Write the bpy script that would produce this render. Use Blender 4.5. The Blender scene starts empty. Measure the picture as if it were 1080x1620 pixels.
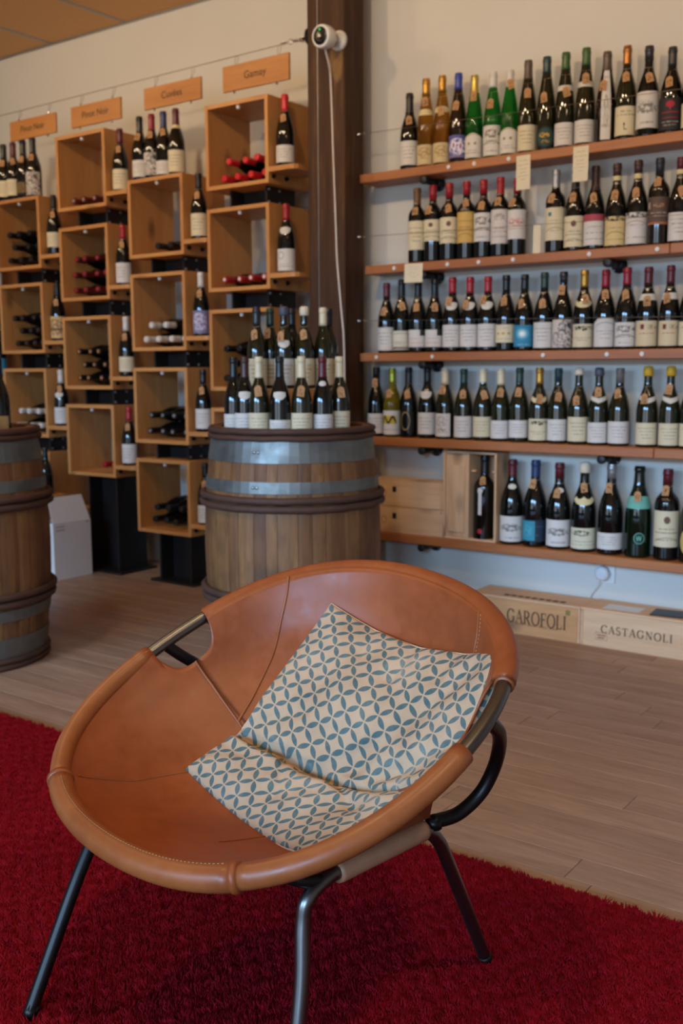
import bpy, math, random
import numpy as np
from mathutils import Vector, Matrix
random.seed(7); np.random.seed(7)
scene = bpy.context.scene
COL = scene.collection
PI = math.pi

# ------------------------------------------------------------------ camera
YAW, PITCH, ROLL = 0.62471, 0.138587, -0.00452
_f = Vector((-math.sin(YAW)*math.cos(PITCH), math.cos(YAW)*math.cos(PITCH), -math.sin(PITCH)))
_r = Vector((math.cos(YAW), math.sin(YAW), 0)); _u = _r.cross(_f)
_rr = _r*math.cos(ROLL)+_u*math.sin(ROLL); _uu = -_r*math.sin(ROLL)+_u*math.cos(ROLL)
cd = bpy.data.cameras.new('camera'); cam = bpy.data.objects.new('camera', cd); COL.objects.link(cam)
cam.matrix_world = Matrix(((_rr.x,_uu.x,-_f.x,0),(_rr.y,_uu.y,-_f.y,0),(_rr.z,_uu.z,-_f.z,1.05),(0,0,0,1)))
cd.sensor_fit = 'VERTICAL'; cd.sensor_height = 36; cd.sensor_width = 24
cd.lens = 36*1618/1620; cd.clip_start = .05; cd.clip_end = 60
cd.dof.use_dof = True; cd.dof.focus_distance = 1.65; cd.dof.aperture_fstop = 5.6
scene.camera = cam

# ------------------------------------------------------------------ world, lights, exposure
w = bpy.data.worlds.new('world'); scene.world = w; w.use_nodes = True
w.node_tree.nodes['Background'].inputs[0].default_value = (.62,.78,1,1)
w.node_tree.nodes['Background'].inputs[1].default_value = 1.0
scene.view_settings.view_transform = 'Standard'; scene.view_settings.look = 'None'
scene.view_settings.gamma = 1; scene.view_settings.use_curve_mapping = False
scene.view_settings.exposure = 0.0
def light(kind, name, loc, energy, color, **k):
    d = bpy.data.lights.new(name, kind); d.energy = energy; d.color = color
    for a, b in k.items(): setattr(d, a, b)
    o = bpy.data.objects.new(name, d); COL.objects.link(o); o.location = loc
    return o
def aim(o, t): o.rotation_euler = (Vector(t)-o.location).to_track_quat('-Z','Y').to_euler()
WARM = (1,.73,.44)
for x, y, e in ((-5.0,1.9,39),(-3.9,1.9,39),(-2.95,1.8,29),(-2.05,1.9,42),(-.85,1.9,30),(.3,1.9,28)):     # spots washing the walls
    l = light('SPOT','ceiling_spot',(x,y,2.72),e,WARM,spot_size=1.9,spot_blend=.85,shadow_soft_size=.05); aim(l,(x,3.8,2.15))
for x, y, e in ((-2.7,1.2,50),(-1.1,.9,44),(.3,1.1,48)):                                    # lamps over the seats
    l = light('SPOT','ceiling_lamp',(x,y,2.74),e,WARM,spot_size=1.9,spot_blend=.8,shadow_soft_size=.08); aim(l,(x-.1,y+.5,0))

# daylight through the two shop windows behind the camera: the sky above the street, and the paler street itself
l = light('AREA','street_sky',(-.4,-9.5,3.9),2900,(.27,.57,1),shape='RECTANGLE',size=11,size_y=2.2); l.rotation_euler = (PI/2,0,0)
for x,e,sx in ((.55,45,2.2),(-2.8,38,2.8)):
    l = light('AREA','street_daylight',(x,-3.12,1.3),e,(.78,.88,1),shape='RECTANGLE',size=sx,size_y=1.9); l.rotation_euler = (PI/2,0,0)

# ------------------------------------------------------------------ node helpers
def lin(h):
    if isinstance(h,str):
        c = [int(h[i:i+2],16)/255 for i in (0,2,4)]
        return tuple(((v+.055)/1.055)**2.4 if v>.04045 else v/12.92 for v in c)
    return tuple(h)
class NT:
    def __init__(s, name):
        s.m = bpy.data.materials.new(name); s.m.use_nodes = True
        s.t = s.m.node_tree; s.b = s.t.nodes['Principled BSDF']
    def n(s, ty, **k):
        x = s.t.nodes.new(ty)
        for a, b in k.items(): setattr(x, a, b)
        return x
    def L(s, a, b): s.t.links.new(a, b)
    def M(s, op, a, b=None, c=None, clamp=False):
        x = s.n('ShaderNodeMath', operation=op, use_clamp=clamp)
        for i, v in enumerate((a,b,c)):
            if v is None: continue
            if isinstance(v,(int,float)): x.inputs[i].default_value = v
            else: s.L(v, x.inputs[i])
        return x.outputs[0]
    def mix(s, f, a, b, mode='MIX'):
        x = s.n('ShaderNodeMix', data_type='RGBA', blend_type=mode)
        for i, v in ((0,f),(6,a),(7,b)):
            if isinstance(v,(int,float)): x.inputs[i].default_value = v
            elif isinstance(v,tuple): x.inputs[i].default_value = (*v[:3],1)
            else: s.L(v, x.inputs[i])
        return x.outputs[2]
    def coord(s, kind='Object', rnd=True, scale=(1,1,1)):
        c = s.n('ShaderNodeTexCoord').outputs[kind]
        if rnd:
            o = s.n('ShaderNodeObjectInfo').outputs['Random']
            a = s.n('ShaderNodeVectorMath', operation='ADD'); s.L(c,a.inputs[0])
            cx = s.n('ShaderNodeCombineXYZ')
            for i,f in enumerate((37.,53.,71.)): s.L(s.M('MULTIPLY',o,f),cx.inputs[i])
            s.L(cx.outputs[0],a.inputs[1]); c = a.outputs[0]
        mp = s.n('ShaderNodeMapping'); mp.inputs['Scale'].default_value = scale; s.L(c,mp.inputs[0])
        return mp.outputs[0]
    def noise(s, v, scale, detail=3, rough=.55, dist=0):
        x = s.n('ShaderNodeTexNoise'); x.inputs['Scale'].default_value = scale; x.inputs['Detail'].default_value = detail
        x.inputs['Roughness'].default_value = rough; x.inputs['Distortion'].default_value = dist
        if v is not None: s.L(v, x.inputs['Vector'])
        return x.outputs['Fac']
    def ramp(s, f, *st):
        x = s.n('ShaderNodeValToRGB'); e = x.color_ramp.elements
        while len(e) < len(st): e.new(.5)
        for i,(p,c) in enumerate(st): e[i].position = p; e[i].color = (*lin(c)[:3],1)
        s.L(f, x.inputs[0]); return x.outputs[0]
    def mr(s, f, a, b, c=0., d=1.):
        x = s.n('ShaderNodeMapRange'); s.L(f,x.inputs[0])
        for i,v in enumerate((a,b,c,d)): x.inputs[i+1].default_value = v
        return x.outputs[0]
    def bump(s, f, strength=.3, dist=.002):
        x = s.n('ShaderNodeBump'); x.inputs['Strength'].default_value = strength; x.inputs['Distance'].default_value = dist
        s.L(f,x.inputs['Height']); s.L(x.outputs[0], s.b.inputs['Normal'])
    def out(s, col=None, rough=None, metal=None, **k):
        def put(n,v):
            if v is None: return
            if isinstance(v,(int,float)): s.b.inputs[n].default_value = v
            elif isinstance(v,tuple): s.b.inputs[n].default_value = (*v[:3],1)
            else: s.L(v, s.b.inputs[n])
        put('Base Color',col); put('Roughness',rough); put('Metallic',metal)
        for a,b in k.items(): put(a,b)
        return s.m
def plain(name, c, rough=.5, metal=0., var=.12, scale=30, bump=0, **k):
    t = NT(name); v = t.coord(); f = t.noise(v, scale, 3); c = lin(c)
    col = t.mix(f, tuple(x*(1-var) for x in c), tuple(min(1,x*(1+var)) for x in c))
    if bump: t.bump(f, bump, .001)
    return t.out(col, rough, metal, **k)
def wood(name, dark, light, axis, rough=.5, grain=1., knots=True, stain=0., spec=None, bump=.12):
    t = NT(name); sc = [9.,9.,9.]; sc['xyz'.index(axis)] = .9
    v = t.coord(scale=tuple(sc))
    f1 = t.noise(v, 1.2*grain, 4, .6, .8); f2 = t.noise(v, 9*grain, 3, .6)
    f = t.M('ADD', t.M('MULTIPLY',f1,.65), t.M('MULTIPLY',f2,.35))
    col = t.ramp(f, (.3,dark), (.7,light))
    if knots:
        sk = [5.,5.,5.]; sk['xyz'.index(axis)] = 2.6
        vo = t.n('ShaderNodeTexVoronoi'); vo.inputs['Scale'].default_value = 1.15; t.L(t.coord(scale=tuple(sk)), vo.inputs['Vector'])
        k = t.mr(vo.outputs['Distance'], .06, .2, 1, 0)
        col = t.mix(t.M('MULTIPLY',k,.75), col, tuple(x*.3 for x in lin(dark)))
    if stain:
        st = t.mr(t.noise(t.coord(scale=(1,1,.6)), 5, 4), .45, .7)
        col = t.mix(t.M('MULTIPLY',st,stain), col, tuple(x*.3 for x in lin(dark)))
    t.bump(f, bump, .002)
    k = {} if spec is None else {'Specular IOR Level':spec}
    return t.out(col, rough, **k)

# ------------------------------------------------------------------ materials
MT = {}
MT['plaster'] = (lambda t: (t.bump(t.noise(t.coord(rnd=False),60,4),.08,.002), t.out(t.mix(t.noise(t.coord(rnd=False),2.5,4), lin('cbc6ba'), lin('d4cfc4')), .85))[1])(NT('plaster'))
for ax in 'xyz':
    MT['pine_'+ax] = wood('pine_'+ax, 'b4743a', 'd09656', ax)
    MT['crate_'+ax] = wood('crate_'+ax, 'c4986e', 'dfba92', ax, rough=.65)
MT['crate_warm'] = wood('crate_warm','b57e4c','d0a06c','x',rough=.65)
MT['shelf'] = wood('shelf_fir','94552b','b5733f','x',rough=.45,knots=False)
MT['sign'] = wood('sign_wood','a8682f','c08446','x',rough=.5,knots=False,grain=.8)
MT['plank'] = None
def plank_mat():
    t = NT('oak_plank'); v = t.coord(scale=(1.1,11,11))
    f = t.M('ADD', t.M('MULTIPLY',t.noise(v,1.5,4,.6,.7),.6), t.M('MULTIPLY',t.noise(v,10,3),.4))
    r = t.n('ShaderNodeObjectInfo').outputs['Random']
    c = t.ramp(f,(.3,'886852'),(.7,'b29177'))
    c = t.mix(t.M('MULTIPLY',t.M('SUBTRACT',r,.5),.5), c, lin('6e5340'))
    t.bump(f,.12,.001)
    return t.out(c, t.mr(f,.3,.7,.5,.38))
MT['plank'] = plank_mat()
MT['floor_base'] = plain('floor_base','2f251d',.8)
MT['ceiling'] = (lambda t: (t.bump(t.noise(t.coord(),220,2),.25,.003), t.out(t.mix(t.noise(t.coord(scale=(1,1,1)),160,3,.7), lin('d0965a'), lin('e8b87c')), .9))[1])(NT('fibre_board'))
MT['grey_metal'] = plain('grey_metal','9a9a96',.4,.6)
MT['galv'] = (lambda t: t.out(t.mix(t.noise(t.coord(scale=(1,1,3)),9,5,.65), lin('5e605c'), lin('8c8d87')), t.mr(t.noise(t.coord(),14,3),.3,.7,.35,.6), .75))(NT('galvanised_hoop'))
MT['steel'] = plain('dark_steel','241f1d',.42,.35,var=.3,scale=14)
MT['bolt'] = plain('bolt_steel','a0a0a0',.3,.9)
MT['black_bolt'] = plain('black_bolt','15110f',.4,.5)
MT['iron'] = plain('black_iron_pipe','2a2a2b',.42,.5)
MT['chrome'] = plain('chrome','c9c6c0',.2,1)
MT['white_plastic'] = plain('white_plastic','d9d7d2',.4,var=.03)
MT['black_gloss'] = plain('black_gloss','0a0b0a',.15,var=.03)
MT['cord'] = plain('white_cord','d5c9c0',.6,var=.04)
MT['wire'] = plain('steel_wire','8a7a66',.4,.7)
MT['rope'] = plain('twine','b9a58a',.9)
MT['paper'] = None
MT['ink'] = plain('ink','3a2a1c',.8,var=.1)
MT['ink_red'] = plain('ink_brown','8a4a2c',.8,var=.1)
MT['kraft_board'] = plain('white_cardboard','dcd5ce',.85,var=.04,scale=8)
MT['chair_metal'] = plain('chair_metal','6c6a68',.34,1.,var=.08)
MT['chair_black'] = plain('chair_black_steel','17120f',.4,.5,var=.15)
g = NT('led'); MT['led'] = g.out((0,.1,.02), .5, **{'Emission Color':(.02,.9,.15),'Emission Strength':1.2})
def pillar_mat(patch=False):
    t = NT('weathered_post'); v = t.coord(rnd=False,scale=(14,14,1.0))
    f = t.M('ADD', t.M('MULTIPLY',t.noise(v,1.2,5,.65,.6),.7), t.M('MULTIPLY',t.noise(v,6,3),.3))
    c = t.ramp(f,(.3,'2a1b11'),(.55,'4c3322'),(.75,'7a5434'))
    # worn bare patch below the camera mount
    sp = t.n('ShaderNodeSeparateXYZ'); t.L(t.n('ShaderNodeTexCoord').outputs['Object'],sp.inputs[0])
    a = t.M('DIVIDE',t.M('SUBTRACT',sp.outputs[0],.030),.042); b = t.M('DIVIDE',t.M('SUBTRACT',sp.outputs[2],.875),.085)
    d = t.M('ADD',t.M('ADD',t.M('MULTIPLY',a,a),t.M('MULTIPLY',b,b)),t.M('MULTIPLY',t.M('SUBTRACT',t.noise(t.coord(rnd=False,scale=(40,40,9)),1,4),.5),1.6))
    m = t.M('MULTIPLY',t.mr(d,.5,1.1,1,0),t.M('LESS_THAN',sp.outputs[1],-.068))
    if patch: c = t.mix(t.M('MULTIPLY',m,.6),c,lin('9a7648'))
    t.bump(f,.25,.003)
    return t.out(c,.6,**{'Specular IOR Level':.22})
MT['post'] = pillar_mat(); MT['post_body'] = pillar_mat(True)
def stave_mat(name, a, b, c_):
    t = NT(name); v = t.coord(scale=(12,12,1.3))
    f = t.M('ADD', t.M('MULTIPLY',t.noise(v,1.3,5,.65,.8),.7), t.M('MULTIPLY',t.noise(v,8,3),.3))
    c = t.ramp(f,(.28,a),(.55,b),(.78,c_))
    s_ = t.mr(t.noise(t.coord(rnd=False,scale=(1,1,.8)),6,4,.6),.5,.72)
    c = t.mix(t.M('MULTIPLY',s_,.65), c, lin('2c1c14'))
    t.bump(f,.3,.003)
    return t.out(c,.62)
MT['stave'] = stave_mat('barrel_stave','5c3a20','845a32','a27a44')
MT['stave_mid'] = stave_mat('barrel_stave_dark','50311b','754c28','8e6336')
MT['chestnut'] = plain('chestnut_hoop','4b3022',.7,var=.4,scale=18,bump=.4)
MT['head'] = wood('barrel_head','5c3a22','86592f','x',rough=.6,knots=False)

def leather_mat(name, a, b, rough=.36):
    t = NT(name); v = t.coord(rnd=False)
    f = t.noise(v,5,5,.6,.4); f2 = t.noise(v,38,3,.6)
    c = t.ramp(t.M('ADD',t.M('MULTIPLY',f,.75),t.M('MULTIPLY',f2,.25)),(.3,a),(.7,b))
    vo = t.n('ShaderNodeTexVoronoi'); vo.inputs['Scale'].default_value = 900; t.L(v,vo.inputs['Vector'])
    t.bump(t.M('ADD',t.M('MULTIPLY',vo.outputs['Distance'],.25),t.M('MULTIPLY',f2,.8)),.12,.002)
    return t.out(c, t.mr(f2,.3,.7,rough-.02,rough+.12),**{'Specular IOR Level':.36})
MT['leather'] = leather_mat('tan_leather','78391a','9c4f26')
MT['leather_edge'] = leather_mat('tan_leather_sleeve','7c3f1e','9a562b',.33)
MT['leather_worn'] = leather_mat('worn_leather','8a5d42','a97a58',.5)
MT['thread'] = plain('thread','a5764c',.8)
MT['rug_base'] = plain('rug_backing','560810',.95)
def rug_mat():
    t = NT('rug_pile'); v = t.coord(rnd=False)
    f = t.noise(v,70,3,.6); f2 = t.noise(v,3,3)
    c = t.ramp(t.M('ADD',t.M('MULTIPLY',f,.6),t.M('MULTIPLY',f2,.4)),(.3,'720b15'),(.7,'98121f'))
    return t.out(c,.9,**{'Specular IOR Level':.08})
MT['rug'] = rug_mat()
def pillow_mat():
    t = NT('printed_cotton'); uv = t.n('ShaderNodeUVMap').outputs[0]
    sp = t.n('ShaderNodeSeparateXYZ'); t.L(uv,sp.inputs[0])
    a, b = sp.outputs[0], sp.outputs[1]
    x = t.M('ADD',a,b); y = t.M('SUBTRACT',a,b)            # lattice turned 45 degrees
    fx = t.M('FRACT',x); fy = t.M('FRACT',y)
    cx = t.M('SUBTRACT',fx,.5); cy = t.M('SUBTRACT',fy,.5)
    def petal(al, ac):   # along -.5...5, across measured from the lattice line
        h = t.M('SUBTRACT', t.M('SQRT', t.M('MAXIMUM', t.M('SUBTRACT',.4597,t.M('MULTIPLY',al,al)),0.0)), .496)
        d = t.M('SUBTRACT', h, ac)
        return t.M('MULTIPLY',d,30,clamp=True)
    ax_ = t.M('SUBTRACT',.5,t.M('ABSOLUTE',cy)); ay_ = t.M('SUBTRACT',.5,t.M('ABSOLUTE',cx))
    p = t.M('MAXIMUM', petal(cx,ax_), petal(cy,ay_))
    p = t.M('MULTIPLY',p,1.0,clamp=True)
    v = t.coord(rnd=False); n1 = t.noise(v,9,4,.6); n2 = t.noise(v,120,3,.6)
    teal = t.ramp(t.M('ADD',t.M('MULTIPLY',n1,.7),t.M('MULTIPLY',n2,.3)),(.3,'314848'),(.52,'4b605e'),(.7,'838d82'))
    cloth = t.ramp(n1,(.3,'a98a6b'),(.7,'bf9f7e'))
    we = t.noise(t.coord(rnd=False,scale=(1,1,1)),700,2)
    t.bump(t.M('ADD',t.M('MULTIPLY',we,.15),t.M('MULTIPLY',t.noise(v,22,3,.5,.6),1.0)),.28,.008)
    return t.out(t.mix(t.M('MULTIPLY',p,t.mr(n2,.2,.6,.75,1.)), cloth, teal), .85, **{'Specular IOR Level':.2})
MT['pillow'] = pillow_mat()

# glass
def glass(name, c, rough=.06, spec=.6):
    t = NT(name); f = t.noise(t.coord(),6,2); c = lin(c)
    return t.out(t.mix(f,tuple(x*.8 for x in c),tuple(x*1.2 for x in c)), rough, **{'Specular IOR Level':spec})
def glass_t(name, c):
    t = NT(name); return t.out(lin(c), .03, **{'Transmission Weight':.85,'IOR':1.3})
MT['g_black'] = glass('glass_black','0c0d0b'); MT['g_dark'] = glass('glass_dark','1a120b'); MT['g_olive'] = glass('glass_olive','1d1d0d')
MT['g_dark_green'] = glass('glass_dark_green','06160b')
MT['g_green'] = glass_t('glass_green','1f8a34'); MT['g_amber'] = glass_t('glass_amber','b07a2c'); MT['g_yellow_green'] = glass_t('glass_yellow_green','a8982c')
CAP = dict(black='141414',gold='b98a3c',blue='2c3f9a',pale_gold='c8b060',white='cfcac0',taupe='5a4a40',teal='1f3d40',green='3c5a2c',copper='a06a38',charcoal='26262a',
    bronze='6a4a26',red='9c1c22',bright_red='c8202a',silver='a8a8a6',brown='43281f',maroon='5a1820',crimson='8c1526',dark_green='22382c',lime='a8a83c',ivory='d8c9a4',
    ivory_wax='d8ccb0',slate_wax='4a4e5c',grey='6a6460',yellow_wax='c8a01c',navy='22345c',bare='06160b',dark_red='5c1a1c',orange='b07848')
for k_, v_ in CAP.items():
    met = .7 if k_ in ('gold','silver','copper','lime','pale_gold') else 0.
    MT['cap_'+k_] = plain('capsule_'+k_, v_, .35 if 'wax' not in k_ else .5, met, var=.12, scale=40)

# printed labels: flat print only
def label_mat(name, base, ink='5a5048', lines=(.75,.6,.45,.3), shapes=(), rough=.7, lw=.02):
    t = NT('label_'+name); uv = t.n('ShaderNodeUVMap').outputs[0]
    sp = t.n('ShaderNodeSeparateXYZ'); t.L(uv,sp.inputs[0]); u, v = sp.outputs[0], sp.outputs[1]
    base = lin(base); col = t.mix(t.noise(uv,4,2), tuple(x*.94 for x in base), base)
    for (ty,cu,cv,ru,rv,c) in shapes:
        du = t.M('SUBTRACT',u,cu); dv = t.M('SUBTRACT',v,cv)
        if ty == 'e':
            a = t.M('DIVIDE',du,ru); b = t.M('DIVIDE',dv,rv)
            m = t.M('LESS_THAN', t.M('ADD',t.M('MULTIPLY',a,a),t.M('MULTIPLY',b,b)), 1)
        elif ty == 'r':
            m = t.M('MULTIPLY', t.M('LESS_THAN',t.M('ABSOLUTE',du),ru), t.M('LESS_THAN',t.M('ABSOLUTE',dv),rv))
        elif ty == 'n':   # blotchy drawing inside an ellipse
            a = t.M('DIVIDE',du,ru); b = t.M('DIVIDE',dv,rv)
            m = t.M('MULTIPLY', t.M('LESS_THAN', t.M('ADD',t.M('MULTIPLY',a,a),t.M('MULTIPLY',b,b)), 1), t.M('GREATER_THAN', t.noise(uv,9,4,.7), .5))
        elif ty == 'a':   # arc line (hill)
            a = t.M('DIVIDE',du,ru)
            m = t.M('MULTIPLY', t.M('LESS_THAN',t.M('ABSOLUTE',du),ru), t.M('LESS_THAN', t.M('ABSOLUTE', t.M('SUBTRACT',dv,t.M('MULTIPLY',t.M('SUBTRACT',1,t.M('MULTIPLY',a,a)),rv))), .018))
        elif ty == 'x':   # crossing strokes (monogram)
            m = t.M('MULTIPLY', t.M('MULTIPLY', t.M('LESS_THAN',t.M('ABSOLUTE',du),ru), t.M('LESS_THAN',t.M('ABSOLUTE',dv),rv)),
                 t.M('LESS_THAN', t.M('ABSOLUTE', t.M('SUBTRACT', t.M('PINGPONG', t.M('ADD',du,1.0), ru/2), t.M('MULTIPLY', t.M('ADD',dv,rv), ru/4/rv))), .04))
        col = t.mix(m, col, lin(c))
    m = None
    for lv in lines:
        a = t.M('MULTIPLY', t.M('LESS_THAN',t.M('ABSOLUTE',t.M('SUBTRACT',v,lv)),lw), t.M('LESS_THAN',t.M('ABSOLUTE',t.M('SUBTRACT',u,.5)),.28+.1*math.sin(lv*37)))
        m = a if m is None else t.M('MAXIMUM',m,a)
    if m is not None:
        m = t.M('MULTIPLY', m, t.M('GREATER_THAN', t.noise(t.coord('UV',True,(60,9,1)),1,1), .48))
        col = t.mix(t.M('MULTIPLY',m,.7), col, lin(ink))
    return t.out(col, rough)
W='d5cfc6'; CR='d8cba8'
LD = {  # design: (material, phrase for the written description)
 'white':(label_mat('white',W),'white label'),
 'cream':(label_mat('cream',CR),'cream label'),
 'parchment':(label_mat('parchment','cdb98c','7a5c34',(.3,),[('n',.5,.6,.3,.28,'a98a56')]),'mottled parchment label'),
 'purple_swirl':(label_mat('purple_swirl','5a5c9c','d8d4e0',(.12,),[('r',.5,.05,.5,.06,'7a6a9c'),('n',.5,.5,.42,.36,'e4dcec'),('e',.35,.55,.09,.2,'e4dcec'),('e',.62,.5,.09,.22,'e4dcec'),('e',.35,.55,.04,.12,'8c4a6c'),('e',.62,.5,.04,.13,'8c4a6c')]),'purple and white swirl label'),
 'white_peak':(label_mat('white_peak',W,'6a6458',(.3,.2),[('e',.35,.58,.05,.06,'8a7c48'),('e',.6,.58,.05,.06,'8a7c48'),('a',.5,.8,.45,.15,'a89858')]),'white peaked label'),
 'white_hill':(label_mat('white_hill',W,'6a6458',(.5,.4,.15),[('n',.5,.72,.4,.14,'7a7468'),('a',.5,.35,.4,.12,'8a8478')]),'white label with drawn landscape'),
 'teal_oval':(label_mat('teal_oval','16221f','b08a3c',(),[('e',.5,.5,.46,.48,'0f1a1a'),('e',.5,.5,.40,.42,'24443f'),('n',.45,.6,.24,.12,'c89a3c'),('n',.5,.3,.2,.08,'b0803c')]),'dark teal oval label'),
 'strip':(label_mat('strip',W,'8a8274',(.9,.2),[('n',.5,.4,.3,.25,'a8a090')]),'tall narrow white strip label'),
 'cream_figure':(label_mat('cream_figure',CR,'6a6458',(.82,.7),[('e',.45,.38,.03,.05,'1c1a18'),('r',.45,.28,.012,.09,'1c1a18'),('r',.5,.2,.05,.015,'1c1a18')],lw=.03),'cream label with small black figure'),
 'white_script':(label_mat('white_script',W,'5a564e',(.62,.45,.15),[('n',.5,.55,.4,.16,'8a857c')],lw=.03),'white label with grey script'),
 'charcoal_tree':(label_mat('charcoal_tree','2a2628','b8b0a8',(.15,.25),[('e',.5,.8,.14,.1,'a81c30'),('r',.5,.68,.02,.05,'a81c30'),('r',.5,.55,.3,.02,'8c1c2c'),('r',.5,.38,.25,.015,'8c1c2c')]),'charcoal label with red tree'),
 'cream_crest':(label_mat('cream_crest',CR,'6a5c48',(.5,.4,.2),[('e',.5,.75,.09,.1,'6a4a3c'),('a',.5,.12,.4,.14,'a89c84')]),'cream crested label'),
 'gold':(label_mat('gold','cfa85c','7a5c2c',(.7,.5,.4),[('a',.5,.15,.4,.14,'a8843c')]),'golden yellow label'),
 'white_crest':(label_mat('white_crest','d2c8c0','7a7068',(.45,.35,.2),[('n',.5,.78,.22,.1,'9a9088'),('a',.5,.6,.3,.2,'a8a098')]),'tall white crested label'),
 'white_red':(label_mat('white_red',W,'a85c50',(.55,.45,.35),[('n',.55,.6,.35,.12,'c89088')]),'white label with reddish drawing'),
 'cream_teal':(label_mat('cream_teal',CR,'8a8068',(.6,.3),[('r',.3,.8,.06,.06,'2c6a78'),('a',.5,.25,.4,.14,'a89c84')]),'cream label with small teal mark'),
 'white_redtop':(label_mat('white_redtop',W,'8a7c74',(.6,.4,.2),[('r',.5,.9,.5,.12,'a84450')]),'white label with red header'),
 'gold_town':(label_mat('gold_town','d4bc84','8a6c3c',(.6,.2),[('n',.5,.93,.5,.1,'2c241c'),('a',.5,.3,.4,.16,'a8843c')]),'yellow label with dark top border'),
 'white_town':(label_mat('white_town',W,'8a7c74',(.6,.2),[('n',.5,.93,.5,.1,'3c342c'),('a',.5,.6,.4,.12,'a89c94')]),'white label with dark top border'),
 'brown':(label_mat('brown','5c463c','c8b8a8',(.3,.42),[('n',.5,.7,.2,.08,'b08050'),('r',.5,.02,.5,.06,'a8683c'),('r',.12,.7,.07,.12,'a89888')]),'brown label with orange stripe'),
 'white_frame':(label_mat('white_frame','cfc8b4','4a443c',(.4,.3),[('r',.5,.5,.38,.36,'2c2a26'),('r',.5,.5,.36,.34,'d4cdb8'),('r',.5,.08,.5,.03,'2c2a26')]),'framed cream label'),
 'white_corner':(label_mat('white_corner',W,'a85c4c',(.5,.25),[('r',.85,.85,.18,.2,'2a2c2e')]),'white label with dark corner'),
 'cream_dots':(label_mat('cream_dots','dccdaa','6a5c48',(.8,.2),[('r',.25,.5,.05,.05,'b08a3c'),('r',.45,.5,.05,.05,'b08a3c'),('r',.65,.5,.05,.05,'b08a3c')]),'cream label with gold squares'),
 'blue_sun':(label_mat('blue_sun','2f86a8','cfe0e8',(.1,),[('e',.45,.6,.24,.26,'5aa4bc'),('e',.45,.6,.15,.17,'a8cdd6'),('e',.45,.6,.08,.09,'e8ecea')]),'bright blue label with white sun'),
 'white_floral':(label_mat('white_floral','d0c4b8','5a544c',(),[('n',.68,.5,.34,.55,'6a6462'),('n',.4,.3,.3,.3,'8a8480'),('e',.75,.8,.07,.08,'3c3a3a')]),'white label with grey flower drawing'),
 'cream_bird':(label_mat('cream_bird',CR,'6a5c38',(.4,.3),[('n',.5,.82,.4,.1,'3c342c'),('e',.55,.75,.05,.05,'3c342c')]),'cream label with dark bird drawing'),
 'white_arch':(label_mat('white_arch',W,'7a7890',(.55,.45,.3),[('a',.5,.75,.35,.1,'7a9aa0')]),'white arched label'),
 'cream_red':(label_mat('cream_red','d4c29c','a83c30',(.5,),[('r',.35,.76,.06,.1,'7a2c28'),('n',.65,.75,.2,.1,'9a8c70')],lw=.03),'cream label with red lettering'),
 'white_monogram':(label_mat('white_monogram',W,'6a6458',(.2,),[('r',.4,.62,.34,.17,'c8ac2c'),('x',.4,.62,.34,.17,'14140f')]),'white label with yellow black monogram'),
 'black_ring':(label_mat('black_ring','0c0c0b','1a1a18',(),[('e',.4,.55,.34,.42,'a88c4c'),('e',.4,.55,.30,.37,'0c0c0b')],rough=.2),'black label with gold ring'),
 'white_side':(label_mat('white_side',W,'6a6458',(.2,),[('n',.5,.65,.3,.28,'a8a49c'),('n',.5,.3,.25,.06,'4c4438')]),'narrow white label'),
 'ladle':(label_mat('ladle','d4cdc6','a89c94',(),[]),'narrow white spoon-shaped label and red seal'),
 'teal_navy':(label_mat('teal_navy','1c2c3c','5a7c84',(.7,.3),[('r',.28,.5,.27,.46,'2f8a9c'),('n',.28,.5,.2,.3,'4a9cac')]),'teal and navy label'),
 'cream_vine':(label_mat('cream_vine','d4cdb0','5a5c3c',(.35,.2),[('n',.4,.75,.35,.14,'5c5a38')]),'cream label with vine drawing'),
 'mint_disc':(label_mat('mint_disc','07180d','07180d',(),[('e',.5,.5,.46,.48,'6ab09a'),('e',.5,.5,.40,.42,'081a0e'),('x',.5,.5,.22,.22,'6ab09a')],rough=.3),'round mint medallion'),
 'gold_disc':(label_mat('gold_disc','c8a860','5c4420',(),[('e',.5,.55,.3,.35,'d8c084'),('n',.5,.5,.25,.25,'3c2c1c')],rough=.5),'round gold label'),
 'dark_gold':(label_mat('dark_gold','1c1812','b08c48',(.8,.6,.4,.2),[('n',.5,.5,.4,.4,'7a5c2c')],lw=.04),'dark label with gold print'),
 'purple_grey':(label_mat('purple_grey','7a7494','d0ccd8',(.8,.2),[('n',.5,.5,.35,.4,'c4bcd0')]),'purple and grey label'),
 'white_seal':(label_mat('white_seal',W,'6a6458',(.3,.2),[('e',.35,.7,.13,.17,'6a6458'),('e',.35,.7,.11,.145,W)]),'white label with round seal'),
 'tan_art':(label_mat('tan_art','d0b078','5c4428',(),[('n',.5,.5,.4,.4,'8a643c'),('r',.5,.4,.5,.04,'4c3420')]),'tall tan picture label'),
}
MT['neck_white'] = label_mat('neck_white','d4cdbd','8a8274',(.5,)); MT['neck_cream'] = label_mat('neck_cream','d8c894','8a7444',(.5,)); MT['mint'] = label_mat('mint','6cb09c','4a8a78',(.5,))
MT['red_seal'] = plain('red_seal','a81c24',.5)
MT['paper'] = label_mat('cream_piece','ddd0b2','8a7c64',(.85,.72,.6,.5,.4,.3),lw=.012)
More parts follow.
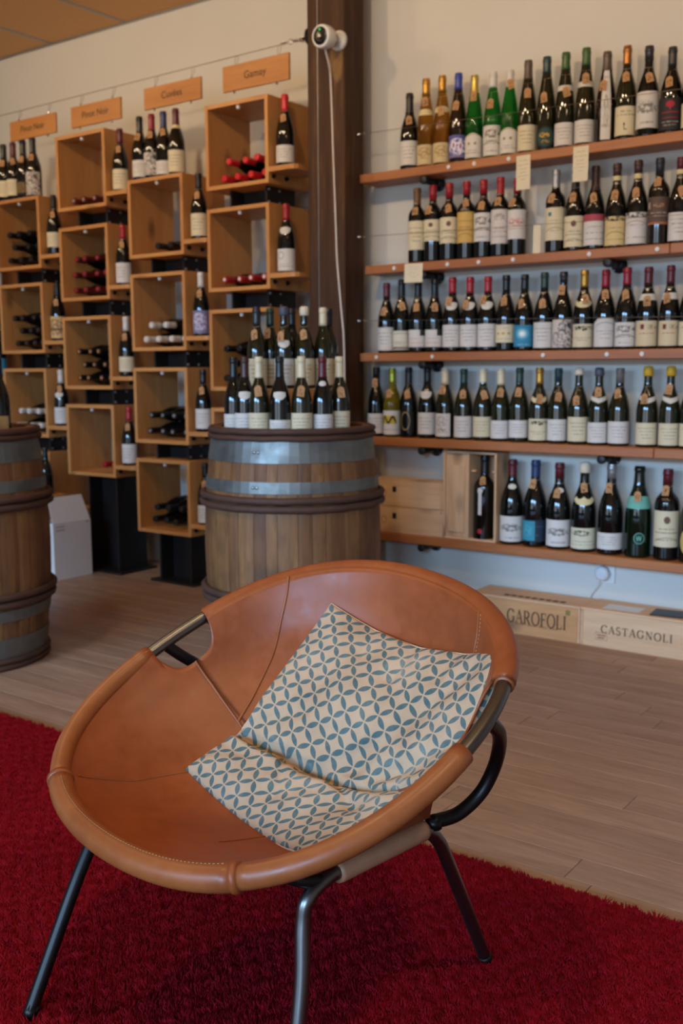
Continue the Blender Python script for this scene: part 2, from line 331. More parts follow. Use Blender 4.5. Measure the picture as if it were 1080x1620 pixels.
def tag_mat():
    t = NT('kraft_tag'); v = t.coord(scale=(1,1,1)); sp = t.n('ShaderNodeSeparateXYZ'); t.L(t.n('ShaderNodeTexCoord').outputs['Object'],sp.inputs[0])
    inside = t.M('MULTIPLY', t.M('LESS_THAN',t.M('ABSOLUTE',sp.outputs[0]),.0075), t.M('LESS_THAN',t.M('ABSOLUTE',t.M('ADD',sp.outputs[2],.024)),.0115))
    m = t.M('MULTIPLY', inside, t.M('GREATER_THAN', t.noise(v,170,2,.5,1.), .56))
    return t.out(t.mix(m, t.mix(t.noise(v,60,3),lin('a87a4e'),lin('bd8f60')), lin('3a2414')), .8)
MT['tag'] = tag_mat()

# ------------------------------------------------------------------ geometry helpers
def link(name, me, parent=None, loc=None):
    o = bpy.data.objects.new(name, me); COL.objects.link(o)
    if parent is not None: o.parent = parent
    if loc is not None: o.location = loc
    return o
def mesh(name, verts, faces, mat, smooth=False, uvs=None):
    me = bpy.data.meshes.new(name); me.from_pydata([tuple(v) for v in verts], [], faces)
    for m in (mat if isinstance(mat,(list,tuple)) else [mat]): me.materials.append(m)
    if smooth: me.shade_smooth()
    if uvs is not None:
        ul = me.uv_layers.new(name='UVMap')
        for l in me.loops: ul.data[l.index].uv = uvs[l.vertex_index]
    me.update(); return me
def empty(name, label, cat, loc=(0,0,0), rz=0, group=None):
    o = bpy.data.objects.new(name, None); COL.objects.link(o); o.empty_display_size = .05
    o.location = loc; o.rotation_euler.z = rz
    return tag(o, label, cat, group)
def tag(o, label=None, cat=None, group=None, kind=None):
    for k, v in (('label',label),('category',cat),('group',group),('kind',kind)):
        if v: o[k] = v
    return o
BOXF = [(0,3,2,1),(4,5,6,7),(0,1,5,4),(1,2,6,5),(2,3,7,6),(3,0,4,7)]
def box_me(name, sx, sy, sz, mat, bev=.0015):
    """box centred on its origin, edges chamfered"""
    vs, fs = [], []
    hx, hy, hz = sx/2, sy/2, sz/2; b = min(bev, hx*.4, hy*.4, hz*.4)
    if b <= 0:
        vs = [(x*hx,y*hy,z*hz) for z in (-1,1) for x,y in ((-1,-1),(1,-1),(1,1),(-1,1))]; return mesh(name,vs,BOXF,mat)
    idx = {}
    for sxx in (-1,1):
        for syy in (-1,1):
            for szz in (-1,1):
                for k in range(3):
                    p = [sxx*(hx-b), syy*(hy-b), szz*(hz-b)]; p[k] = (sxx*hx,syy*hy,szz*hz)[k]
                    idx[(sxx,syy,szz,k)] = len(vs); vs.append(tuple(p))
    for k in range(3):
        a, c = (k+1)%3, (k+2)%3
        for s in (-1,1):
            q = []
            for (u,v) in ((-1,-1),(1,-1),(1,1),(-1,1)):
                key = [0,0,0]; key[k]=s; key[a]=u; key[c]=v; q.append(idx[(*key,k)])
            fs.append(tuple(q if s>0 else q[::-1]))
        for u in (-1,1):
            for v in (-1,1):
                def kk(sk, kx):
                    key=[0,0,0]; key[k]=sk; key[a]=u; key[c]=v; return idx[(*key,kx)]
                q = (kk(-1,a),kk(1,a),kk(1,c),kk(-1,c)); fs.append(q if u*v<0 else q[::-1])
    for sxx in (-1,1):
        for syy in (-1,1):
            for szz in (-1,1):
                q = tuple(idx[(sxx,syy,szz,k)] for k in range(3)); fs.append(q if sxx*syy*szz>0 else q[::-1])
    return mesh(name, vs, fs, mat)
def bx(name, x0, x1, y0, y1, z0, z1, mat, parent=None, bev=.0015):
    """box given by its extents, in the space of parent"""
    return link(name, box_me(name,x1-x0,y1-y0,z1-z0,mat,bev), parent, ((x0+x1)/2,(y0+y1)/2,(z0+z1)/2))
def lathe_vf(prof, n=28, cap=True):
    vs, fs = [], []
    for (r,z) in prof:
        for i in range(n): vs.append((r*math.cos(2*PI*i/n), r*math.sin(2*PI*i/n), z))
    for j in range(len(prof)-1):
        for i in range(n):
            fs.append((j*n+i, j*n+(i+1)%n, (j+1)*n+(i+1)%n, (j+1)*n+i))
    if cap:
        fs.append(tuple(range(n-1,-1,-1))); fs.append(tuple((len(prof)-1)*n+i for i in range(n)))
    return vs, fs
def lathe(name, prof, mat, n=28, cap=True, smooth=True):
    vs, fs = lathe_vf(prof,n,cap); me = mesh(name,vs,fs,mat,smooth)
    me.polygons.foreach_set('use_smooth',[smooth and len(p.vertices)==4 for p in me.polygons]); return me
def tube_vf(pts, r, n=8, closed=False, caps=True):
    P = [Vector(p) for p in pts]; m = len(P); R = r if isinstance(r,(list,tuple)) else [r]*m
    vs, fs = [], []; nrm = None
    for i in range(m):
        a = P[(i-1)%m] if (closed or i>0) else P[i]; b = P[(i+1)%m] if (closed or i<m-1) else P[i]
        t = (b-a).normalized()
        if nrm is None: nrm = t.orthogonal().normalized()
        nrm = (nrm-t*nrm.dot(t)).normalized(); bi = t.cross(nrm)
        for k in range(n):
            an = 2*PI*k/n; vs.append(P[i]+(nrm*math.cos(an)+bi*math.sin(an))*R[i])
    for i in range(m if closed else m-1):
        for k in range(n):
            j = (i+1)%m; fs.append((i*n+k, i*n+(k+1)%n, j*n+(k+1)%n, j*n+k))
    if caps and not closed:
        fs.append(tuple(range(n-1,-1,-1))); fs.append(tuple((m-1)*n+k for k in range(n)))
    return vs, fs
def tube(name, pts, r, mat, parent=None, n=8, closed=False, loc=None):
    vs, fs = tube_vf(pts,r,n,closed); me = mesh(name,vs,fs,mat,True)
    return link(name, me, parent, loc)
def smooth_path(ctrl, sub=8, closed=False):
    P = [np.array(p,float) for p in ctrl]; m = len(P); out = []
    g = (lambda i: P[i%m]) if closed else (lambda i: P[min(max(i,0),m-1)])
    for i in range(m if closed else m-1):
        a,b,c,d = g(i-1),g(i),g(i+1),g(i+2)
        for k in range(sub):
            t = k/sub; out.append(.5*((2*b)+(c-a)*t+(2*a-5*b+4*c-d)*t*t+(3*b-a-3*c+d)*t**3))
    if not closed: out.append(P[-1])
    return out
def join_vf(parts):
    V, F = [], []
    for vs, fs in parts:
        o = len(V); V += [tuple(v) for v in vs]; F += [tuple(i+o for i in f) for f in fs]
    return V, F
def bb_vf(x0,x1,y0,y1,z0,z1):
    return [(x,y,z) for z in (z0,z1) for x,y in ((x0,y0),(x1,y0),(x1,y1),(x0,y1))], BOXF
def text_me(name, s, size, mat, extrude=.0006, spacing=1.0):
    cu = bpy.data.curves.new(name,'FONT'); cu.body = s; cu.size = size; cu.extrude = extrude; cu.align_x = 'CENTER'; cu.align_y = 'CENTER'; cu.space_character = spacing
    o = bpy.data.objects.new(name,cu); COL.objects.link(o)
    dg = bpy.context.evaluated_depsgraph_get(); me = bpy.data.meshes.new_from_object(o.evaluated_get(dg))
    bpy.data.objects.remove(o); me.materials.clear(); me.materials.append(mat); me.name = name
    return me

# serif capitals drawn as strokes: each stroke is (half width, points) on a 1 high grid
_TK, _TN = .075, .032
def _arc(cx,cy,rx,ry,a0,a1,n=18): return [(cx+rx*math.cos(math.radians(a0+(a1-a0)*i/n)), cy+ry*math.sin(math.radians(a0+(a1-a0)*i/n))) for i in range(n+1)]
def _ser(x,y,w=.15): return (_TN,[(x-w,y),(x+w,y)])
SERIF = {
 'A':(.82,[(_TN,[(.1,.03),(.41,1)]),(_TK,[(.41,1),(.72,.03)]),(_TN,[(.22,.36),(.62,.36)]),_ser(.1,.03,.12),_ser(.72,.03,.14)]),
 'C':(.82,[('o',_arc(.45,.5,.38,.49,40,320,26)),(_TN,[(.75,.98),(.75,.72)])]),
 'F':(.66,[(_TK,[(.16,.03),(.16,.97)]),(_TN,[(.1,.97),(.6,.97)]),(_TN,[(.2,.53),(.47,.53)]),_ser(.16,.03),(_TN,[(.59,.98),(.59,.76)]),(_TN,[(.47,.64),(.47,.42)])]),
 'G':(.9,[('o',_arc(.45,.5,.38,.49,40,318,26)),(_TN,[(.75,.98),(.75,.72)]),(_TK,[(.74,.12),(.74,.42)]),_ser(.74,.43)]),
 'I':(.36,[(_TK,[(.18,.03),(.18,.97)]),_ser(.18,.03),_ser(.18,.97)]),
 'L':(.68,[(_TK,[(.16,.03),(.16,.97)]),_ser(.16,.97),(_TN,[(.04,.03),(.62,.03)]),(_TN,[(.61,.02),(.61,.26)])]),
 'N':(.9,[(_TN,[(.16,.03),(.16,.97)]),(_TK,[(.16,.97),(.74,.03)]),(_TN,[(.74,.03),(.74,.97)]),_ser(.13,.97,.12),_ser(.16,.03,.12),_ser(.74,.97,.12)]),
 'O':(.92,[('o',_arc(.46,.5,.39,.49,0,360,34))]),
 'R':(.82,[(_TK,[(.16,.03),(.16,.97)]),_ser(.16,.03),(_TN,[(.04,.97),(.4,.97)]),('o',_arc(.36,.73,.24,.24,90,-90,16)),(_TN,[(.16,.49),(.38,.49)]),(_TK,[(.38,.49),(.68,.03)]),_ser(.72,.03,.09)]),
 'S':(.62,[(_TK*.8,_arc(.3,.745,.22,.225,50,250,16)+_arc(.3,.255,.24,.245,70,-150,18)),(_TN,[(.5,.96),(.5,.76)]),(_TN,[(.07,.04),(.07,.26)])]),
 'T':(.76,[(_TK,[(.38,.03),(.38,.97)]),_ser(.38,.03),(_TN,[(.04,.97),(.72,.97)]),(_TN,[(.05,.98),(.05,.74)]),(_TN,[(.71,.98),(.71,.74)])]),
}
def serif_me(name, s, h, mat, track=.12, xs=1.0):
    """flat lettering in the XZ plane, facing -Y, centred"""
    parts = []; x = 0
    for ch in s:
        wd, st = SERIF[ch]
        for hw, pts in st:
            vs = []
            for i,p in enumerate(pts):
                a = pts[max(i-1,0)]; b = pts[min(i+1,len(pts)-1)]
                tx, ty = b[0]-a[0], b[1]-a[1]; l = math.hypot(tx,ty) or 1
                k = (_TN+(_TK-_TN)*abs(ty/l)) if hw == 'o' else hw
                vs += [((x+p[0]-ty/l*k)*h, 0, (p[1]+tx/l*k)*h), ((x+p[0]+ty/l*k)*h, 0, (p[1]-tx/l*k)*h)]
            parts.append((vs,[(2*i,2*i+1,2*i+3,2*i+2) for i in range(len(pts)-1)]))
        x += wd+track
    V, F = join_vf(parts); W_ = (x-track)*h
    return mesh(name, [((v[0]-W_/2)*xs,v[1],v[2]-h/2) for v in V], F, mat), W_

# ------------------------------------------------------------------ the setting
YR, YL = 3.82, 3.95              # wall behind the shelves; wall behind the racks, set back beside the post
def st(o): o['kind'] = 'structure'; return o
st(bx('wall_right_back',-2.65,2.0,YR,4.15,0,2.862,MT['plaster'],bev=0))
st(bx('wall_left_back',-7.0,-2.65,YL,4.15,0,2.862,MT['plaster'],bev=0))
st(bx('wall_left',-7.1,-7.0,-3.0,4.15,0,2.862,MT['plaster'],bev=0))
st(bx('wall_right',2.0,2.1,-3.0,4.15,0,2.862,MT['plaster'],bev=0))
# front wall, behind the camera, with two window openings
WZ0, WZ1 = .3, 2.4; WX = ((-.6,1.7),(-4.3,-1.3))
V, F = join_vf([bb_vf(-7.1,2.1,-3.1,-3.0,0,WZ0),bb_vf(-7.1,2.1,-3.1,-3.0,WZ1,2.862),bb_vf(-7.1,WX[1][0],-3.1,-3.0,WZ0,WZ1),bb_vf(WX[1][1],WX[0][0],-3.1,-3.0,WZ0,WZ1),bb_vf(WX[0][1],2.1,-3.1,-3.0,WZ0,WZ1)])
st(link('wall_front',mesh('wall_front',V,F,MT['plaster'])))
for i,(x0,x1) in enumerate(WX):
    xm = (x0+x1)/2
    V, F = join_vf([bb_vf(x0,x0+.05,-3.08,-3.02,WZ0,WZ1),bb_vf(x1-.05,x1,-3.08,-3.02,WZ0,WZ1),bb_vf(x0+.05,x1-.05,-3.08,-3.02,WZ0,WZ0+.05),bb_vf(x0+.05,x1-.05,-3.08,-3.02,WZ1-.05,WZ1),bb_vf(xm-.02,xm+.02,-3.07,-3.03,WZ0+.05,WZ1-.05)])
    st(link('window_%d'%(i+1),mesh('window',V,F,MT['steel'])))
# floor: a base, and oak planks laid along the wall
fl = st(bx('floor',-7.1,2.1,-3.1,4.15,-.12,-.004,MT['floor_base'],bev=0))
PW = .0975; pc = {}
rng = random.Random(3); npl = 0
y = 3.945-PW*27
k = 0
while y < 3.94:
    x = -6.6+rng.uniform(0,1.1)
    x1 = .7
    prev = -6.6
    while prev < x1:
        L_ = round((x-prev),2)
        if L_ > .15:
            key = L_
            if key not in pc: pc[key] = box_me('plank',L_-.0016,PW-.0014,.012,MT['plank'],.0008)
            o = link('plank',pc[key],fl); o.location = Vector((prev+L_/2, y+PW/2, -.006))-fl.location; npl += 1
            prev = round(prev+L_,4)
        x = prev+rng.choice((.9,1.1,1.22,1.22,1.22))
    y += PW
# the rest of the floor, under the rug and behind the camera
o = link('plank_field',box_me('plank_field',9.1,3.94-PW*27+3.0,.012,MT['plank'],0),fl); o.location = Vector((-2.5,(3.945-PW*27-3.0)/2,-.006))-fl.location
# ceiling of fibre board between thin metal strips
CZ = 2.862
cl = st(bx('ceiling',-7.1,2.1,-3.1,4.15,CZ+.012,CZ+.1,MT['plaster'],bev=0))
sp = .5935; xs = [-4.827+sp*i for i in range(-4,12)]
for i in range(len(xs)-1):
    for j in range(3):
        y0, y1 = -3.0+j*2.3166, -3.0+(j+1)*2.3166-.002
        o = bx('ceiling_panel',xs[i]+.004,xs[i+1]-.004,y0,y1,CZ,CZ+.012,MT['ceiling'],None); o.location -= cl.location; o.parent = cl
for x in xs:
    o = bx('ceiling_strip',x-.011,x+.011,-3.0,YL-.002,CZ-.004,CZ+.004,MT['grey_metal'],None); o.location -= cl.location; o.parent = cl
o = bx('trim_1',-7,-2.66,YL-.008,YL-.0005,CZ-.012,CZ-.0005,MT['grey_metal'],None,bev=0); st(o)

# the weathered post between racks and shelves
post = empty('support_post','dark weathered brown post between the box racks and wall shelves','post',(-2.651,3.64,0))
bx('post_body',-.043,.095,-.063,.08,0,CZ-.002,MT['post_body'],post,.004)
bx('post_flange',-.095,-.049,-.063,.08,0,CZ-.002,MT['post'],post,.003)
bx('seam_strip',-.0485,-.0435,-.058,.06,0,CZ-.002,MT['grey_metal'],post,.001)

# ------------------------------------------------------------------ bottles
KIND = {  # profile as (radius fraction of D/2, height fraction of H), body top, diameter
 'burgundy':([(.9,0),(.985,.008),(1,.03),(1,.40),(.985,.46),(.94,.52),(.85,.58),(.72,.64),(.58,.69),(.46,.735),(.40,.775),(.375,.82),(.365,.93),(.365,.935),(.40,.94),(.40,.975),(.37,.98),(.36,1.0)],.42,.078),
 'bordeaux':([(.9,0),(.985,.008),(1,.03),(1,.60),(.985,.635),(.93,.665),(.82,.695),(.66,.72),(.50,.745),(.42,.77),(.395,.80),(.385,.93),(.385,.935),(.42,.94),(.42,.975),(.39,.98),(.38,1.0)],.62,.0755),
 'flute':([(.9,0),(.985,.008),(1,.025),(1,.40),(.97,.47),(.90,.54),(.80,.61),(.69,.68),(.58,.75),(.48,.81),(.42,.86),(.40,.935),(.40,.94),(.43,.945),(.43,.975),(.40,.98),(.39,1.0)],.42,.0725),
 'champagne':([(.9,0),(.985,.008),(1,.03),(1,.42),(.985,.48),(.93,.55),(.82,.62),(.67,.69),(.53,.75),(.44,.81),(.40,.88),(.385,.935),(.385,.94),(.43,.945),(.43,.975),(.39,.98),(.38,1.0)],.44,.088),
}
_gc = {}
def prof_of(kind, H, D): return [(r*D/2, z*H) for r,z in KIND[kind][0]]
def rad_at(kind, H, D, z):
    p = prof_of(kind,H,D)
    for (r0,z0),(r1,z1) in zip(p,p[1:]):
        if z0 <= z <= z1: return r0+(r1-r0)*(z-z0)/max(z1-z0,1e-6)
    return p[-1][0]
def body_me(kind, H, D, glassname, n=28):
    key = (kind,round(H,3),round(D,4),glassname,n)
    if key not in _gc: _gc[key] = lathe('glass_body',prof_of(kind,H,D),MT['g_'+glassname],n)
    return _gc[key]
def cap_me(kind, H, D, cap, frac, n=20):
    key = ('cap',kind,round(H,3),round(D,4),cap,round(frac,2),n)
    if key not in _gc:
        zs = [frac*H]+[z for _,z in prof_of(kind,H,D) if z > frac*H+.002]
        if 'wax' in cap:
            r = rad_at(kind,H,D,frac*H)+.0035; pr = [(r-.002,frac*H),(r,frac*H+.003),(r+.0005,H*.965),(r-.001,H),(r-.005,H+.004),(.001,H+.005)]
        else:
            pr = [(rad_at(kind,H,D,z)+.0009,z) for z in zs]; pr += [(pr[-1][0],H+.0012),(pr[-1][0]*.8,H+.0022)]
        _gc[key] = lathe('capsule',pr,MT['cap_'+cap],n)
    return _gc[key]
def patch_me(name, kind, H, D, z0, z1, half, mat, top=None, bot=None, off=.0006, na=14):
    """a printed patch that follows the glass; u across, v up; faces -Y; top/bot(u in -1..1) move its edges by a share of its height"""
    vs, uv, fs = [], [], []; nz = 2 if z1 < KIND[kind][1]*H else 8
    for j in range(nz+1):
        for i in range(na+1):
            u = -1+2*i/na; a = half*u
            lo = z0+(bot(u) if bot else 0)*(z1-z0); hi = z1-(top(u) if top else 0)*(z1-z0)
            z = lo+(hi-lo)*j/nz; r = rad_at(kind,H,D,z)+off
            vs.append((r*math.sin(a),-r*math.cos(a),z)); uv.append(((u+1)/2,(z-z0)/(z1-z0)))
    for j in range(nz):
        for i in range(na): k = j*(na+1)+i; fs.append((k,k+1,k+na+2,k+na+1))
    return mesh(name,vs,fs,mat,True,uv)
_tagm = None
def tag_me():
    global _tagm
    if _tagm is None:
        w, h, t = .0125, .039, .0006
        o = [(-w,-h),(w,-h),(w,-.008),(.006,0),(-.006,0),(-w,-.008)]
        vs = [(x,-t,z) for x,z in o]+[(x,t,z) for x,z in o]
        fs = [(0,1,2,3,4,5),(11,10,9,8,7,6)]+[(i,(i+6),(i+1)%6+6,(i+1)%6) for i in range(6)]
        _tagm = mesh('price_tag',vs,fs,MT['tag'])
    return _tagm
def facing(x, y, z=1.2): return math.atan2(-x, y)   # rotation about Z that turns -Y towards the shop floor's middle
def bottle(loc, kind, glassname, cap, capf, H, design=None, lo=.08, hi=.4, tagpos=None, extra='', D=None, label=None, group=None, turn=None, n=28):
    D = D or KIND[kind][2]*H/(.295 if kind != 'flute' else .345)
    b = empty('wine_bottle',label,'bottle',loc,0,group)
    link('glass_body',body_me(kind,H,D,glassname,n),b)
    if cap != 'bare': link('capsule',cap_me(kind,H,D,cap,capf),b)
    rr = random.Random(int(abs(loc[0]*991+loc[2]*777)))
    if turn is None: turn = math.radians(rr.uniform(14,26))
    if design:
        mat, _ = LD[design]; half, t_, b_ = 1.45, None, None
        z0, z1 = lo*H, hi*H
        if design in ('white_peak',): t_ = lambda u: .22*abs(u)**1.5
        if design in ('white_arch',): t_ = lambda u: .12*abs(u)**4+.06*(abs(u)>.6)
        if design in ('teal_oval','mint_disc','gold_disc'):
            t_ = lambda u: .5*(1-math.sqrt(max(0,1-u*u))); b_ = t_; half = 1.2 if design != 'mint_disc' else (z1-z0)/D
        if design == 'black_ring': half = .8
        if design == 'strip': half = .5
        if design == 'white_side': half = 1.0; turn -= .25
        if design == 'ladle':
            half = .16; turn = .05
            lb = link('label',patch_me('label',kind,H,D,z0+.1*H,z1,half,mat),b); lb.rotation_euler.z = turn
            lb = link('label',patch_me('label',kind,H,D,z1-.02*H,z1+.05*H,.26,mat,lambda u:.5*(1-math.sqrt(max(0,1-u*u))),lambda u:.5*(1-math.sqrt(max(0,1-u*u)))),b); lb.rotation_euler.z = turn
            z0, z1 = .09*H, .15*H; half = (z1-z0)/D; mat = MT['red_seal']; t_ = lambda u: .5*(1-math.sqrt(max(0,1-u*u))); b_ = t_
        lb = link('label',patch_me('label',kind,H,D,z0,z1,half,mat,t_,b_),b); lb.rotation_euler.z = turn
    ex = None
    if extra == 'band': ex = (.585,.655,1.35,'neck_cream',lambda u:.25*u*u,lambda u:-.15*(1-u*u)+.15)
    if extra == 'band_hi': ex = (.595,.675,1.5,'neck_white',None,None) if kind=='burgundy' else (.60,.655,1.5,'neck_white',None,None)
    if extra == 'ring': ex = (capf-.055,capf-.002,PI*.999,'neck_cream',None,None)
    if extra == 'crescent': ex = (.56,.67,1.0,'neck_white',lambda u:.12*u*u,lambda u:.75*abs(u)**2.5)
    if extra == 'blob': ex = (.53,.63,1.15,'neck_cream',lambda u:.3*abs(math.sin(u*4)),lambda u:.55*u*u)
    if extra == 'chevron': ex = (.55,.65,1.25,'neck_white',lambda u:.35*(1-abs(u)),lambda u:.55*abs(u))
    if extra == 'seal': ex = (.66,.72,.62,'neck_white',lambda u:.5*(1-math.sqrt(max(0,1-u*u))),lambda u:.5*(1-math.sqrt(max(0,1-u*u))))
    if extra == 'mint_collar': ex = (.54,.665,PI*.999,'mint',lambda u:-.1*math.cos(u*3),None)
    if extra == 'ribbon': ex = (.50,.60,.7,'neck_white',lambda u:.1*u*u,lambda u:.5*u*u)
    if ex:
        nl = link('neck_label',patch_me('neck_label',kind,H,D,ex[0]*H,ex[1]*H,ex[2],MT[ex[3]],ex[4],ex[5],.0007,20),b); nl.rotation_euler.z = turn
    if tagpos:
        fz, dx = tagpos
        zt = fz*H+.02; rt = rad_at(kind,H,D,zt); rb = rad_at(kind,H,D,max(zt-.036,.02))
        cam_a = math.atan2(-loc[0], loc[1])
        a = cam_a+math.asin(max(-.85,min(.85,dx/(max(rt,rb)+.004))))
        tilt = math.atan2(rb+.0015-rt, .036); tilt = min(max(tilt,0),.55)
        rtop = max(rt, rb-.036*math.tan(tilt))+.003
        t = link('price_tag',tag_me(),b)
        t.rotation_euler = (-tilt, rr.uniform(-.3,.15) if dx < .004 else rr.uniform(-.1,.3), a)
        t.location = (rtop*math.sin(a),-rtop*math.cos(a),zt)
        # the string, from the tag's hole round the neck
        zn = min(.80,capf-.02)*H if capf > .78 else .80*H; zn = max(zn, zt+.006)
        rn = rad_at(kind,H,D,zn)+.002; ring = []
        Mi = Matrix.LocRotScale(t.location, t.rotation_euler, None).inverted()
        for i in range(13):
            th = a-PI/2+(2*PI)*(i/12); d = .5*(1-math.cos(2*PI*i/12))
            ring.append(Mi @ Vector((rn*math.cos(th),rn*math.sin(th),zn-.012+.012*d)))
        p0 = Mi @ Vector((rtop*math.sin(a),-rtop*math.cos(a)-.0012,zt-.004))
        vs, fs = tube_vf([p0]+ring,.0006,4)
        link('string',mesh('string',vs,fs,MT['rope']),t)
    return b
ORD = ['first','second','third','fourth','fifth','sixth','seventh','eighth','ninth','tenth','eleventh','twelfth','thirteenth','fourteenth','fifteenth','sixteenth','seventeenth']
GW = dict(black='dark',dark='dark',olive='olive-dark',green='green',amber='amber',yellow_green='yellow-green',dark_green='dark green')
CW = {'pale_gold':'pale gold','bright_red':'bright red','ivory_wax':'ivory wax','slate_wax':'slate wax','yellow_wax':'yellow wax','dark_green':'dark green','dark_red':'dark red'}

